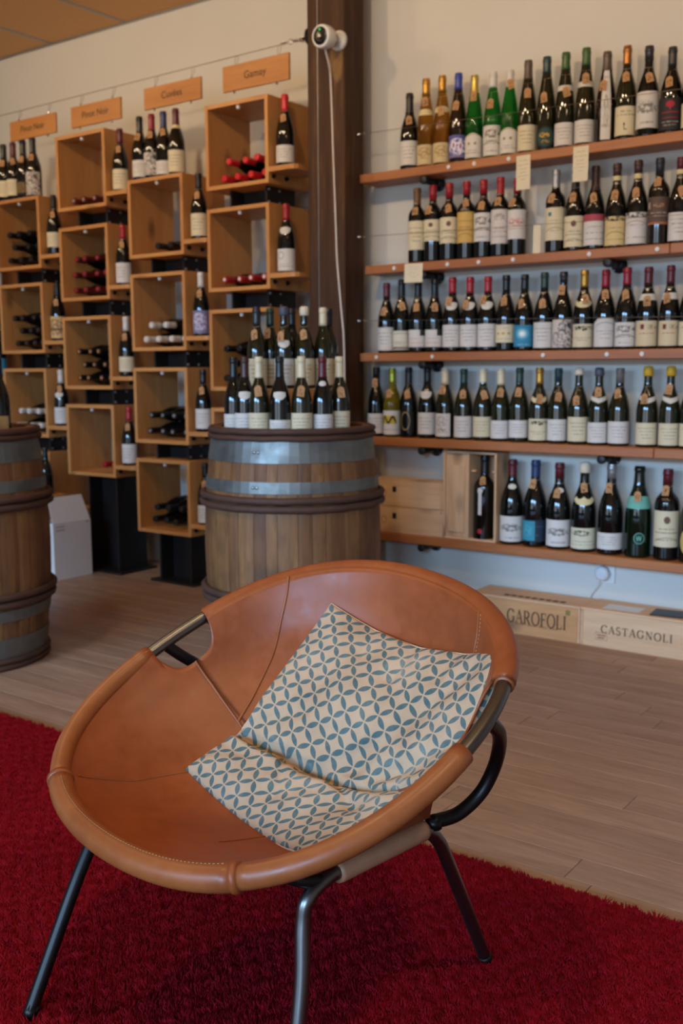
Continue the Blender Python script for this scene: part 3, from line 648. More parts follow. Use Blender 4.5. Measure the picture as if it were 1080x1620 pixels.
# bottles on the wall shelves: shelf, x, height, shape, glass, capsule, capsule start, label, label low/high, tag (height share, offset), extra
SHELF_BOTTLES = [
  (1, -2.344, 0.307, 'burgundy', 'black', 'black', 0.74, 'white', 0.062, 0.375, (0.635, -0.007), ''),
  (1, -2.265, 0.356, 'flute', 'amber', 'gold', 0.815, 'parchment', 0.013, 0.256, (0.735, -0.007), 'band'),
  (1, -2.189, 0.354, 'flute', 'amber', 'gold', 0.82, 'parchment', 0.0, 0.252, (0.595, -0.012), 'band'),
  (1, -2.115, 0.349, 'flute', 'dark', 'blue', 0.822, 'purple_swirl', 0.062, 0.311, (0.632, -0.008), ''),
  (1, -2.042, 0.329, 'flute', 'green', 'pale_gold', 0.786, 'white_peak', 0.038, 0.322, (0.748, -0.007), ''),
  (1, -1.961, 0.329, 'flute', 'green', 'white', 0.821, 'white_hill', 0.023, 0.38, (0.624, -0.011), ''),
  (1, -1.888, 0.323, 'flute', 'green', 'white', 0.811, 'white_peak', 0.028, 0.33, (0.83, -0.004), ''),
  (1, -1.812, 0.346, 'flute', 'olive', 'taupe', 0.804, 'cream', 0.035, 0.306, (0.64, -0.002), ''),
  (1, -1.735, 0.346, 'flute', 'olive', 'teal', 0.828, 'teal_oval', 0.009, 0.259, (0.56, -0.013), ''),
  (1, -1.659, 0.348, 'flute', 'olive', 'green', 0.824, 'white', 0.021, 0.268, (0.576, -0.002), 'band_hi'),
  (1, -1.579, 0.35, 'flute', 'olive', 'green', 0.824, 'white', 0.017, 0.264, (0.681, -0.001), 'band_hi'),
  (1, -1.498, 0.323, 'flute', 'dark', 'taupe', 0.801, 'strip', 0.009, 0.792, (0.623, -0.013), ''),
  (1, -1.423, 0.33, 'burgundy', 'olive', 'copper', 0.809, 'cream_figure', 0.052, 0.357, (0.661, -0.006), ''),
  (1, -1.343, 0.315, 'burgundy', 'black', 'charcoal', 0.844, 'white_script', 0.098, 0.497, (0.639, -0.001), ''),
  (1, -1.259, 0.297, 'burgundy', 'black', 'charcoal', 0.791, 'charcoal_tree', 0.047, 0.41, (0.587, -0.013), ''),
  (1, -1.182, 0.293, 'burgundy', 'black', 'black', 0.794, 'cream', 0.047, 0.327, None, ''),
  (2, -2.305, 0.305, 'bordeaux', 'black', 'bronze', 0.791, 'cream', 0.176, 0.56, (0.681, -0.013), ''),
  (2, -2.229, 0.308, 'bordeaux', 'black', 'red', 0.81, 'cream_crest', 0.27, 0.551, (0.67, -0.022), ''),
  (2, -2.152, 0.309, 'bordeaux', 'black', 'red', 0.812, 'cream_crest', 0.224, 0.556, (0.662, -0.01), ''),
  (2, -2.072, 0.307, 'bordeaux', 'black', 'red', 0.833, 'gold', 0.214, 0.609, (0.705, -0.011), ''),
  (2, -1.996, 0.306, 'bordeaux', 'black', 'red', 0.819, 'white_hill', 0.213, 0.574, (0.66, -0.008), ''),
  (2, -1.921, 0.307, 'bordeaux', 'black', 'red', 0.792, 'white_crest', 0.167, 0.594, (0.688, -0.013), ''),
  (2, -1.848, 0.296, 'bordeaux', 'black', 'red', 0.806, 'white_red', 0.215, 0.591, (0.677, -0.024), ''),
  (2, -1.687, 0.308, 'bordeaux', 'black', 'silver', 0.79, 'cream_teal', 0.15, 0.544, (0.65, -0.016), ''),
  (2, -1.608, 0.306, 'burgundy', 'black', 'black', 0.765, 'cream_crest', 0.054, 0.423, (0.644, -0.012), ''),
  (2, -1.53, 0.305, 'burgundy', 'black', 'brown', 0.709, 'white_redtop', 0.055, 0.422, (0.614, -0.012), ''),
  (2, -1.447, 0.304, 'burgundy', 'black', 'brown', 0.858, 'gold_town', 0.03, 0.375, (0.621, -0.007), 'ring'),
  (2, -1.368, 0.306, 'burgundy', 'black', 'brown', 0.851, 'white_town', 0.029, 0.397, (0.619, -0.011), 'ring'),
  (2, -1.289, 0.305, 'bordeaux', 'dark', 'charcoal', 0.806, 'brown', 0.237, 0.55, (0.712, -0.009), ''),
  (2, -1.214, 0.299, 'burgundy', 'black', 'maroon', 0.863, 'white', 0.028, 0.361, (0.598, 0.002), 'ring'),
  (3, -2.456, 0.295, 'burgundy', 'black', 'maroon', 0.806, 'white', 0.012, 0.367, (0.592, -0.012), ''),
  (3, -2.38, 0.305, 'burgundy', 'black', 'black', 0.756, 'white_frame', 0.039, 0.301, (0.631, -0.004), ''),
  (3, -2.298, 0.297, 'burgundy', 'black', 'black', 0.765, 'white_corner', 0.074, 0.316, (0.627, -0.011), ''),
  (3, -2.217, 0.298, 'burgundy', 'black', 'black', 0.74, 'white_corner', 0.072, 0.31, (0.615, -0.001), ''),
  (3, -2.133, 0.301, 'burgundy', 'black', 'red', 0.796, 'white', 0.066, 0.365, (0.675, -0.015), 'crescent'),
  (3, -2.051, 0.297, 'burgundy', 'black', 'red', 0.792, 'white', 0.066, 0.365, (0.631, -0.022), 'crescent'),
  (3, -1.97, 0.295, 'burgundy', 'black', 'red', 0.798, 'white', 0.062, 0.369, (0.688, -0.02), 'crescent'),
  (3, -1.889, 0.296, 'burgundy', 'black', 'black', 0.794, 'cream_dots', 0.113, 0.351, (0.654, -0.013), ''),
  (3, -1.809, 0.294, 'burgundy', 'black', 'black', 0.806, 'blue_sun', 0.054, 0.338, (0.613, -0.019), ''),
  (3, -1.725, 0.297, 'burgundy', 'black', 'dark_green', 0.806, 'white', 0.036, 0.363, (0.599, -0.011), ''),
  (3, -1.646, 0.295, 'burgundy', 'black', 'charcoal', 0.86, 'white_floral', 0.031, 0.394, (0.771, -0.007), ''),
  (3, -1.562, 0.296, 'burgundy', 'black', 'gold', 0.79, 'cream_bird', 0.027, 0.326, (0.635, 0.002), 'blob'),
  (3, -1.478, 0.293, 'burgundy', 'black', 'crimson', 0.784, 'white_arch', 0.012, 0.393, (0.687, -0.005), ''),
  (3, -1.396, 0.296, 'burgundy', 'black', 'crimson', 0.793, 'white_hill', 0.03, 0.331, (0.663, -0.011), ''),
  (3, -1.316, 0.293, 'burgundy', 'black', 'maroon', 0.806, 'cream_red', 0.01, 0.346, (0.582, -0.005), 'band_hi'),
  (3, -1.235, 0.294, 'burgundy', 'black', 'maroon', 0.79, 'cream_red', 0.008, 0.338, (0.603, -0.018), 'band_hi'),
  (3, -1.162, 0.294, 'burgundy', 'black', 'maroon', 0.777, 'cream', 0.004, 0.32, None, ''),
  (4, -2.509, 0.297, 'burgundy', 'black', 'black', 0.831, 'white', 0.042, 0.332, (0.78, -0.009), ''),
  (4, -2.426, 0.292, 'burgundy', 'yellow_green', 'lime', 0.773, 'white_monogram', 0.023, 0.386, (0.632, -0.02), ''),
  (4, -2.343, 0.296, 'burgundy', 'black', 'black', 0.766, 'black_ring', 0.063, 0.381, (0.612, -0.012), ''),
  (4, -2.25, 0.295, 'burgundy', 'black', 'black', 0.788, 'white', 0.057, 0.365, None, 'crescent'),
  (4, -2.164, 0.293, 'burgundy', 'olive', 'ivory', 0.772, 'white_side', 0.03, 0.361, (0.692, -0.015), ''),
  (4, -2.075, 0.288, 'burgundy', 'olive', 'dark_green', 0.785, 'white', 0.023, 0.335, (0.642, -0.006), ''),
  (4, -1.986, 0.289, 'burgundy', 'olive', 'ivory', 0.808, 'cream', 0.052, 0.334, (0.632, -0.001), ''),
  (4, -1.905, 0.289, 'burgundy', 'olive', 'ivory', 0.779, 'white', 0.04, 0.287, (0.669, -0.0), ''),
  (4, -1.823, 0.292, 'burgundy', 'olive', 'dark_green', 0.797, 'white', 0.06, 0.295, (0.669, -0.004), ''),
  (4, -1.737, 0.291, 'burgundy', 'olive', 'gold', 0.787, 'cream_bird', 0.032, 0.323, (0.585, 0.005), 'blob'),
  (4, -1.658, 0.289, 'burgundy', 'olive', 'teal', 0.826, 'white', 0.042, 0.324, (0.621, 0.005), ''),
  (4, -1.573, 0.285, 'burgundy', 'olive', 'ivory_wax', 0.916, 'cream', 0.042, 0.364, (0.579, -0.014), ''),
  (4, -1.492, 0.287, 'burgundy', 'olive', 'slate_wax', 0.903, 'white', 0.031, 0.299, (0.691, -0.006), 'chevron'),
  (4, -1.411, 0.288, 'burgundy', 'olive', 'grey', 0.814, 'white', 0.036, 0.319, (0.673, -0.015), ''),
  (4, -1.304, 0.292, 'burgundy', 'olive', 'yellow_wax', 0.891, 'cream', 0.03, 0.307, (0.604, -0.015), 'chevron'),
  (4, -1.22, 0.292, 'burgundy', 'olive', 'yellow_wax', 0.892, 'cream', 0.025, 0.308, (0.725, -0.005), 'chevron'),
  (4, -1.144, 0.292, 'burgundy', 'olive', 'yellow_wax', 0.893, 'cream', 0.029, 0.311, None, ''),
  (5, -1.974, 0.351, 'bordeaux', 'black', 'black', 0.787, 'ladle', 0.213, 0.583, (0.704, -0.016), ''),
  (5, -1.848, 0.34, 'burgundy', 'black', 'maroon', 0.814, 'white_script', 0.022, 0.339, None, 'seal'),
  (5, -1.746, 0.342, 'burgundy', 'black', 'navy', 0.811, 'teal_navy', 0.063, 0.315, (0.73, -0.011), ''),
  (5, -1.644, 0.336, 'burgundy', 'black', 'maroon', 0.824, 'white_script', 0.032, 0.347, (0.653, -0.009), 'seal'),
  (5, -1.54, 0.342, 'burgundy', 'black', 'ivory_wax', 0.89, 'cream_vine', 0.035, 0.274, (0.724, -0.007), 'blob'),
  (5, -1.432, 0.342, 'burgundy', 'black', 'silver', 0.845, 'white', 0.06, 0.245, (0.741, -0.012), ''),
  (5, -1.324, 0.342, 'champagne', 'dark_green', 'bare', 0.983, 'mint_disc', 0.153, 0.28, (0.669, -0.009), 'mint_collar'),
  (5, -1.217, 0.334, 'bordeaux', 'black', 'maroon', 0.834, 'cream_crest', 0.15, 0.552, (0.769, -0.009), ''),
  (5, -1.117, 0.317, 'champagne', 'dark', 'gold', 0.895, 'gold_disc', 0.07, 0.421, None, ''),
]
SZ = {1:1.864,2:1.4855,3:1.1185,4:.7597,5:.3447}
SN = {1:'top',2:'second',3:'third',4:'fourth',5:'bottom'}
cnt = {}
def fit(a, des, b):
    """a written description of at most 16 words"""
    nw = lambda s_: len(s_.replace('-',' ').replace(',',' ').split())
    for d in (des, des.split(' with ')[0], des.split(' and ')[0], 'picture label', None):
        t = '%s, %s, %s'%(a,d,b) if d else '%s, %s'%(a,b)
        if nw(t) <= 16: return t
    return t
for (s,x,H,kind,gl,cap,cf,des,lo,hi,tg,ex) in SHELF_BOTTLES:
    cnt[s] = cnt.get(s,0)+1
    if s != 5: H = min(max(H,.288),.352)
    cw = CW.get(cap,cap); cw = 'bare neck' if cap == 'bare' else cw+' capsule'
    lab = fit('%s bottle, %s' % (GW[gl],cw), LD[des][1], '%s from left on %s wall shelf' % (ORD[cnt[s]-1],SN[s]))
    gaps = [abs(x-q[1]) for q in SHELF_BOTTLES if q[0] == s and q[1] != x]; D = min(KIND[kind][2], min(gaps)-.0012)
    if s == 5: D = {'burgundy':.095,'bordeaux':.089,'champagne':.097}[kind]
    yb = 3.745 if s != 5 else 3.748
    bottle((x,yb,SZ[s]+.0005),kind,gl,cap,cf,H,des,max(lo,.035),hi,tg,ex,D,lab,'bottles on the %s wall shelf'%SN[s],n=32 if s == 5 else 28)

# ------------------------------------------------------------------ wall shelves
DOTS = {1:[(712.5,267.5),(748.8,260),(798,255.8)],2:[(629.5,422.5),(709,417),(757.5,413.8),(810,411),(928,402.5),(1030.5,393.8)],3:[(598.8,562),(686.8,562),(859.5,560.8),(956.8,560.8),(1010,561)],4:[],5:[]}
DOTX = {1:[-2.119,-2.004,-1.855],2:[-2.376,-2.121,-1.979,-1.829,-1.520,-1.266],3:[-2.465,-2.188,-1.695,-1.440,-1.308],4:[],5:[]}
PIPE = [-2.245,-1.455]
YF = 3.68
for s in range(1,6):
    z = SZ[s]; x0 = -2.552 if s in (1,3) else -2.525 if s != 5 else -2.54
    sh = empty('wall_shelf','long orange-brown wooden wall shelf, %s of the five holding bottles'%('topmost','second from top','middle one','second from bottom','lowest')[s-1],'shelf',(x0,YF,z),0,'wooden wall shelves')
    jx = {2:-1.222,4:-1.252}.get(s)
    th = .036
    segs = [(x0,jx-.001),(jx+.001,.35)] if jx else [(x0,.35)]
    for a,b_ in segs: bx('board',a-x0,b_-x0,0,YR-.001-YF,-th,0,MT['shelf'],sh,.003)
    for dx in DOTX[s]:
        d = link('price_dot',lathe('price_dot',[(.0001,0),(.0085,0),(.0085,.003),(.007,.0045)],MT['white_plastic'],14),sh,(dx-x0,-.0002,-th/2)); d.rotation_euler.x = PI/2
    for px in (PIPE if s in (2,4) else PIPE[:1]):
        zc = -th-.0155
        p = tube('pipe_bracket',[(px-x0,.012,zc),(px-x0,YR-YF-.012,zc)],.0135,MT['iron'],sh,14)
        c = link('pipe_cap',lathe('pipe_cap',[(.0001,0),(.014,0),(.017,.002),(.017,.018),(.0135,.02)],MT['iron'],14),p,(px-x0,.008,zc)); c.rotation_euler.x = -PI/2
        f_ = link('wall_flange',lathe('wall_flange',[(.031,0),(.031,.006),(.022,.009),(.019,.022),(.0135,.023)],MT['iron'],20),p,(px-x0,YR-YF-.0005,zc)); f_.rotation_euler.x = PI/2
        for k in range(4):
            a = PI/4+k*PI/2; q = link('flange_screw',lathe('flange_screw',[(.004,0),(.004,.002),(.002,.003)],MT['bolt'],8),p,(px-x0+.0255*math.cos(a),YR-YF-.0065,zc+.0255*math.sin(a))); q.rotation_euler.x = PI/2
# restraining wires in front of the top three rows
for s,z0,z1 in ((1,2.026,2.000),(2,1.607,1.58),(3,1.256,1.230)):
    wt = empty('retaining_wire','thin wire stretched across the bottles on %s wall shelf'%SN[s],'wire',(-2.556,3.672,z0),0,'retaining wires')
    tube('cable',[(.06,0,-.001),(2.9,0,(z1-z0)*2.2)],.0011 if s != 2 else .0009,MT['wire'],wt,5)
    e = link('eye_screw',lathe('eye_screw',[(.0001,0),(.007,0),(.008,.002),(.006,.007),(.003,.010),(.003,.014)],MT['chrome'],12),wt,(0,0,0)); e.rotation_euler.y = PI/2
    for k in range(3):
        ring = [(.018+.016*k+.009*math.cos(t*PI/5), .0035*math.sin(t*PI/5) if k%2 else 0, 0 if k%2 else .0035*math.sin(t*PI/5)) for t in range(10)]
        tube('chain_link',ring,.0011,MT['chrome'],wt,5,True)
# paper cards
for i,(x,z0,z1,wd,lab) in enumerate([(-1.793,1.725,1.852,.058,'cream paper card hanging from top shelf edge, left of the pair'),(-1.562,1.731,1.856,.06,'cream paper card hanging from top shelf edge, right of the pair'),(-2.279,1.404,1.481,.088,'cream paper card hanging from second shelf edge near the post')]):
    c = mesh('price_card',[(-wd/2,0,z0-z1),(wd/2,0,z0-z1),(wd/2,0,0),(-wd/2,0,0),(-wd/2,.0008,z0-z1),(wd/2,.0008,z0-z1),(wd/2,.0008,0),(-wd/2,.0008,0)],[(0,1,2,3),(5,4,7,6),(0,4,5,1),(3,2,6,7),(1,5,6,2),(4,0,3,7)],MT['paper'],False,[(0,0),(1,0),(1,1),(0,1)]*2)
    o = link('price_card',c,None,(x,3.6775,z1)); o.rotation_euler = (-.03,.02*(i-1),0); tag(o,lab,'card',kind=None)
o = bx('cream_piece',-1.778,-1.748,3.745,3.75,SZ[2]+.0005,SZ[2]+.115,MT['paper'],None,.0005); o.rotation_euler = (-.05,0,.2); tag(o,'narrow cream strip standing in the gap on the second wall shelf','card')  # thin upright cream strip added in the gap between the bottles

# wooden wine crates on the bottom shelf
def crate_flat(z0, lab):
    c = empty('wine_crate',lab,'crate',(-2.335,3.757,z0),0,'two stacked pine crates')
    bx('front_panel',-.178,.178,-.055,-.046,.001,.113,MT['crate_x'],c); bx('back_panel',-.178,.178,.046,.055,.001,.113,MT['crate_x'],c)
    for s in (-1,1): bx('side_panel',s*.1835-.005,s*.1835+.005,-.055,.055,.001,.113,MT['crate_y'],c)
    bx('lid',-.1885,.1885,-.056,.056,.1135,.1155,MT['crate_x'],c,.0008); bx('base',-.1885,.1885,-.055,.055,-.0,.001,MT['crate_x'],c,.0003)
    bx('metal_clip',-.06,-.042,-.0572,-.0552,.062,.086,MT['iron'],c,.0006)
    V,F = join_vf([tube_vf([(-.105+.012*math.cos(t*PI/6),-.0555,.055+.014*math.sin(t*PI/6)) for t in range(12)],.0012,4,True)])
    link('brand_stamp',mesh('brand_stamp',V,F,MT['ink_red']),c)
    for k in range(4): bx('corner_joint',.179,.1845,-.0556,-.0548,.012+.028*k,.024+.028*k,MT['crate_z'],c,.0002)
crate_flat(SZ[5]+.0005,'flat pine wine crate on bottom shelf, lower of the two stacked')
crate_flat(SZ[5]+.1170,'flat pine wine crate on bottom shelf, upper of the two stacked')
c = empty('wine_crate','upright open pine crate holding a magnum on the bottom shelf','crate',(-2.0205,3.757,SZ[5]+.0005))
x0,x1,zz = -.1235,.1235,.368
bx('side_panel',x0,x0+.009,-.057,.057,0,zz,MT['crate_z'],c); bx('side_panel',x1-.009,x1,-.057,.057,0,zz,MT['crate_z'],c)
bx('divider',-.012,-.003,-.055,.05,.0095,zz-.0095,MT['crate_z'],c); bx('top_panel',x0+.0095,x1-.0095,-.057,.057,zz-.009,zz,MT['crate_x'],c); bx('base',x0+.0095,x1-.0095,-.057,.057,-.0,.009,MT['crate_x'],c)
bx('back_panel',x0+.0095,x1-.0095,.051,.057,.0095,zz-.0095,MT['crate_z'],c); bx('sliding_lid',x0+.0095,-.0125,-.048,-.041,.0095,zz-.0095,MT['crate_z'],c)
bx('lid_panel',x0+.022,-.024,-.053,-.0485,.03,zz-.06,MT['crate_z'],c)
for xx in (-.0,.093): bx('neck_rest',xx+.001,xx+.020,-.04,-.02,.285,.292,MT['crate_x'],c)

# crates on the floor
def floor_crate(x0, x1, y0, dep, h, word, wx, lh, lab, extra):
    cx = (x0+x1)/2; c = empty('wine_crate',lab,'crate',(cx,y0+dep/2,0)); hx = (x1-x0)/2; d = dep/2
    bx('front_panel',-hx+.0105,hx-.0105,-d,-d+.010,.001,h-.009,MT['crate_warm' if word[0]=='G' else 'crate_x'],c); bx('back_panel',-hx+.0105,hx-.0105,d-.010,d,.001,h-.009,MT['crate_x'],c)
    for s in (-1,1): bx('end_panel',s*(hx-.005)-.005,s*(hx-.005)+.005,-d,d,.001,h-.009,MT['crate_y'],c)
    bx('lid',-hx,hx,-d-.001,d,h-.0085,h,MT['crate_x'],c); bx('base',-hx,hx,-d,d,0,.0008,MT['crate_x'],c,.0002)
    me, wd = serif_me('lettering',word,lh,MT['ink'],.16 if word[0]=='C' else .06, 1.0 if word[0]=='C' else .72)
    o = link('lettering',me,c,(wx-cx,-d-.0006,h*.50)); tag(o,'dark serif lettering')
    return c,d,hx
c,d,hx = floor_crate(-1.975,-1.497,3.635,.175,.145,'GAROFOLI',-1.679,.054,'pine wine crate lettered GAROFOLI on the floor under the shelves',None)
V,F = join_vf([bb_vf(-.04+.012*k,-.04+.012*k+(.008 if k%4 else .003),-d-.0006,-d-.0001,.040,.0445) for k in range(16)]); link('fine_print',mesh('fine_print',V,F,MT['ink_red']),c)
bx('metal_clip',.180,.198,-d-.0022,-d-.0002,.106,.126,plain('brass_clip','8a7a3c',.5,.5),c,.0005)
V,F = join_vf([bb_vf(-.1+.03*k,-.1+.03*k+.022,-d+.025,-d+.05,.1452,.1456) for k in range(9)]); link('lid_print',mesh('lid_print',V,F,MT['ink']),c)
c,d,hx = floor_crate(-1.494,-.80,3.632,.18,.147,'CASTAGNOLI',-1.276,.030,'long pale pine crate lettered CASTAGNOLI on the floor at right',None)
V,F = join_vf([tube_vf([(-.285+.001*k*0+a_,-d-.0004,.03+b_) for a_,b_ in ((0,0),(.045,0),(.045,.028),(0,.028))],.0008,4,True),bb_vf(-.278,-.25,-d-.0006,-d-.0001,.036,.040),bb_vf(-.278,-.245,-d-.0006,-d-.0001,.046,.050)]); link('stamp',mesh('stamp',V,F,MT['ink_red']),c)
o = bx('paper_sheet',-1.42,-1.28,3.66,3.74,.1473,.1478,MT['white_plastic'],None,.0001); tag(o,'white printed sheet lying on the long pine crate at right','paper')
o = bx('black_folder',-1.24,-1.12,3.655,3.76,.1473,.1515,MT['steel'],None,.001); o.rotation_euler.z=.1; tag(o,'flat dark folder lying on the long pine crate at right','folder')
# outlet with a round white plug
o = empty('wall_outlet','white wall outlet plate low on the wall under the bottom shelf','outlet',(-1.468,YR-.0005,.248))
bx('plate',-.036,.036,-.008,0,-.036,.036,MT['white_plastic'],o,.003)
o = empty('night_plug','round white plug adapter in the outlet with a thin hanging cord','plug',(-1.478,YR-.009,.252))
me = lathe('plug_body',[(.027,0),(.029,.004),(.029,.022),(.026,.027),(.016,.030)],MT['white_plastic'],24); q = link('plug_body',me,o); q.rotation_euler.x = PI/2
tube('cord',smooth_path([(-.01,-.012,-.026),(-.022,-.006,-.06),(-.05,.0,-.10),(-.065,.002,-.17)],6),.0022,MT['cord'],o,6)

# ------------------------------------------------------------------ box racks on the left
Y0 = 3.52; BD = .29; BW = .365; BH = .367; TH = .018
CX = {4:-3.283,3:-3.797,2:-4.313,1:-4.828,0:-5.343}
TOPS = {4:[2.216,1.768,1.322,.876],2:[2.216,1.768,1.322,.876],3:[1.950,1.509,1.062,.618],1:[1.950,1.509,1.062,.618],0:[2.216,1.768,1.322,.876]}
CN = {4:'Gamay',3:'Cuvées',2:'nearer Pinot Noir',1:'farther Pinot Noir',0:'leftmost'}
LV = ['top','second','third','bottom']
def rack_box(col, i):
    z0 = TOPS[col][i]-BH
    b = empty('rack_box','square pine rack box with side shelf, %s box of the %s rack'%(LV[i],CN[col]) ,'rack box',(CX[col],Y0,z0),0,'pine rack boxes')
    bx('side_panel',0,TH,0,BD,0,BH,MT['pine_z'],b,.0012); bx('side_panel',BW-TH,BW,0,BD,0,BH,MT['pine_z'],b,.0012)
    bx('top_panel',TH+.0002,BW-TH-.0002,0.0008,BD,BH-TH,BH,MT['pine_x'],b,.0012); bx('bottom_panel',TH+.0002,BW-TH-.0002,0.0008,BD,0,TH,MT['pine_x'],b,.0012)
    w_ = .1465
    vs = [(0,0),(w_-.03,0),(w_-.012,.006),(w_-.0015,.022),(w_-.0015,.2),(0,.2)]
    V = [(x,y_,.045) for x,y_ in vs]+[(x,y_,.065) for x,y_ in vs]
    link('side_shelf',mesh('side_shelf',V,[(5,4,3,2,1,0),(6,7,8,9,10,11)]+[(k,(k+1)%6,(k+1)%6+6,k+6) for k in range(6)],MT['pine_x']),b,(BW+.0003,.001,0))
    for yy in (.03,.12):
        q = link('hex_bolt',lathe('hex_bolt',[(.0001,0),(.0105,0),(.0105,.007),(.006,.008),(.006,.014),(.003,.015)],MT['black_bolt'],6,True,False),b,(BW,yy,.031)); q.rotation_euler.y = PI/2
    link('white_peg',lathe('white_peg',[(.0001,-.016),(.008,-.016),(.009,-.012),(.009,0)],MT['white_plastic'],12),b,(BW*.5,.02,BH-TH))
    return b
def h_beam(name, label, cat, x, y, z0, z1, base=False, n=1, group=None):
    """a length of black H-section: two flanges and a web"""
    h = z1-z0
    b = empty(name,label,cat,(x,y,z0),0,group)
    for s in (-1,1):
        f_ = bx('flange',s*.104-.005,s*.104+.005,0,.2,0,h,MT['steel'],b,.001)
        for yy in ((.012,.085) if not base else ()):
            for zz in (.013,h-.013):
                q = link('bolt',lathe('bolt',[(.0001,0),(.0065,0),(.0065,.005),(.003,.006)],MT['bolt'],8),f_); q.location = Vector((s*.109,yy,zz))-f_.location; q.rotation_euler.y = s*PI/2
    bx('web',-.0985,.0985,.085,.093,0,h,MT['steel'],b,.001)
    if base: bx('base_plate',-.15,.15,-.03,.23,0,.012,MT['steel'],b,.002)
    return b
for col in (0,1,2,3,4):
    for i in range(4):
        if col == 0 and i == 0: continue
        rack_box(col,i)
        zb = TOPS[col][i]-BH
        if i < 3: h_beam('steel_spacer','short black steel spacer between %s and %s box, %s rack'%(LV[i],LV[i+1],CN[col]),'spacer',CX[col]+.205,Y0+.05,TOPS[col][i+1]+.0005,zb-.0005,group='steel spacers')
        else: h_beam('steel_pedestal','black steel pedestal with base plate carrying the %s rack'%CN[col],'pedestal',CX[col]+.205,Y0+.05,.0,zb-.0005,True,group='steel pedestals')
# bottles standing on the racks
UP = [(-4.805,3.575,1.95,.300,'black','cream',.08,.36,'first of four on top of'),(-4.724,3.575,1.95,.300,'maroon','cream',.08,.36,'second of four on top of'),(-4.640,3.575,1.95,.302,'black','dark_gold',.07,.30,'third of four on top of'),(-4.559,3.575,1.95,.305,'black','white_floral',.04,.42,'fourth of four on top of')]
for x,y,z,H,cap,des,lo,hi,w_ in UP:
    bottle((x,y,z+.0005),'burgundy','black',cap,.76,H,des,lo,hi,(.66,-.012),label=fit('dark bottle, %s capsule'%cap,LD[des][1],'%s %s rack'%(w_,CN[1])),group='bottles standing on the racks')
for x,H,cap,des,lo,hi,w_,ex in [(-3.757,.297,'black','white',.05,.31,'first',''),(-3.676,.296,'crimson','white_floral',.05,.40,'second',''),(-3.597,.297,'navy','white',.035,.24,'third',''),(-3.516,.298,'maroon','cream',.04,.37,'fourth','ring')]:
    bottle((x,3.575,1.9505),'burgundy','black',cap,.76,H,des,lo,hi,(.67,-.012) if w_ != 'fourth' else None,ex,label=fit('dark bottle, %s capsule'%cap,LD[des][1],'%s of four on top of %s rack'%(w_,CN[3])),group='bottles standing on the racks')
for col,i,cap,des,lo,hi,H,ex,kd in [(2,0,'maroon','cream',.03,.35,.295,'','burgundy'),(2,1,'red','white',.04,.37,.290,'','burgundy'),(2,2,'white','cream',.08,.33,.292,'','burgundy'),(2,3,'red','white',.04,.37,.290,'','burgundy'),
    (3,0,'black','cream',.05,.39,.295,'','burgundy'),(3,1,'white','purple_grey',.04,.40,.292,'','burgundy'),(3,2,'black','white',.05,.37,.290,'','burgundy'),(3,3,'black','white',.03,.32,.290,'','burgundy'),
    (4,0,'bright_red','white',.05,.29,.298,'','burgundy'),(4,1,'red','white_seal',.03,.35,.292,'crescent','burgundy'),(1,0,'black','cream',.12,.37,.302,'','burgundy'),(1,1,'black','tan_art',.04,.42,.294,'','champagne'),(1,2,'white','white',.04,.33,.292,'ribbon','burgundy'),
    (0,1,'black','white',.04,.36,.33,'','burgundy'),(0,2,'black','blue_sun',.04,.30,.33,'','burgundy')]:
    X = CX[col]+BW+.051
    bottle((X,3.575,TOPS[col][i]-BH+.0655),kd,'black',cap,.77,H,des,lo,hi,(.66,-.014) if ex != 'crescent' else None,ex,label=fit('dark bottle, %s capsule'%CW.get(cap,cap),LD[des][1],'side shelf of %s box, %s rack'%(LV[i],CN[col])),group='bottles standing on the racks',turn=math.radians(24),D=.078)
# bottles lying in the boxes, necks to the front
LY = [  # column, level, capsule, tip disc, rows from the bottom: (count, start slot, half step)
 (4,0,'bright_red',None,[(4,0),(3,.5)]),(4,1,'red','white',[(4,0)]),(4,2,'black',None,[(4,0),(3,.5),(3,0)]),
 (3,0,'black',None,[(3,1)]),(3,1,'white',None,[(4,0),(2,.5)]),(3,2,'black','silver',[(4,0),(4,0)]),(3,3,'black',None,[(4,0),(3,.5)]),
 (2,0,'dark_red','silver',[(4,0)]),(2,1,'dark_red','red',[(4,0),(4,0),(4,0)]),(2,2,'black','orange',[(4,0),(3,.5),(4,0)]),(2,3,'red',None,[(2,2)]),
 (1,0,'black',None,[(4,0),(3,.5),(3,0)]),(1,1,'black','brown',[(4,0),(3,.5),(4,0)]),(1,2,'white',None,[(4,0),(4,0)]),(0,2,'black',None,[(4,0)])]
LD_ = .0775
for col,i,cap,disc,rows in LY:
    z0 = TOPS[col][i]-BH+TH; zr = z0+LD_/2+.0006; prev = None
    for r,(nn,s0) in enumerate(rows):
        if r: zr += (LD_*.868 if (s0 != rows[r-1][1]) else LD_+.0004)
        for k in range(nn):
            x = CX[col]+TH+LD_/2+.0015+(s0+k)*(LD_+.0045)
            if col == 2 and i == 1: H = .293
            else: H = .295
            tip = Y0+.045+random.Random(col*97+i*13+r*5+k).uniform(-.012,.018)
            rw = ('bottom','second','third')[r] if len(rows) > 1 else 'only'
            b = empty('wine_bottle','%s-capped bottle lying %s from left, %s row, %s box, %s rack'%(CW.get(cap,cap),ORD[k],rw,LV[i],CN[col]),'bottle',(x,tip+H,zr),0,'bottles lying in the rack boxes')
            b.rotation_euler = (PI/2,0,0)
            link('glass_body',body_me('burgundy',H,LD_,'black',20),b); link('capsule',cap_me('burgundy',H,LD_,cap,.78,14),b)
            if disc: link('capsule_top',lathe('capsule_top',[(.0001,H+.0023),(.0085,H+.0023),(.0085,H+.0029),(.007,H+.0032)],MT['cap_'+disc],12),b)

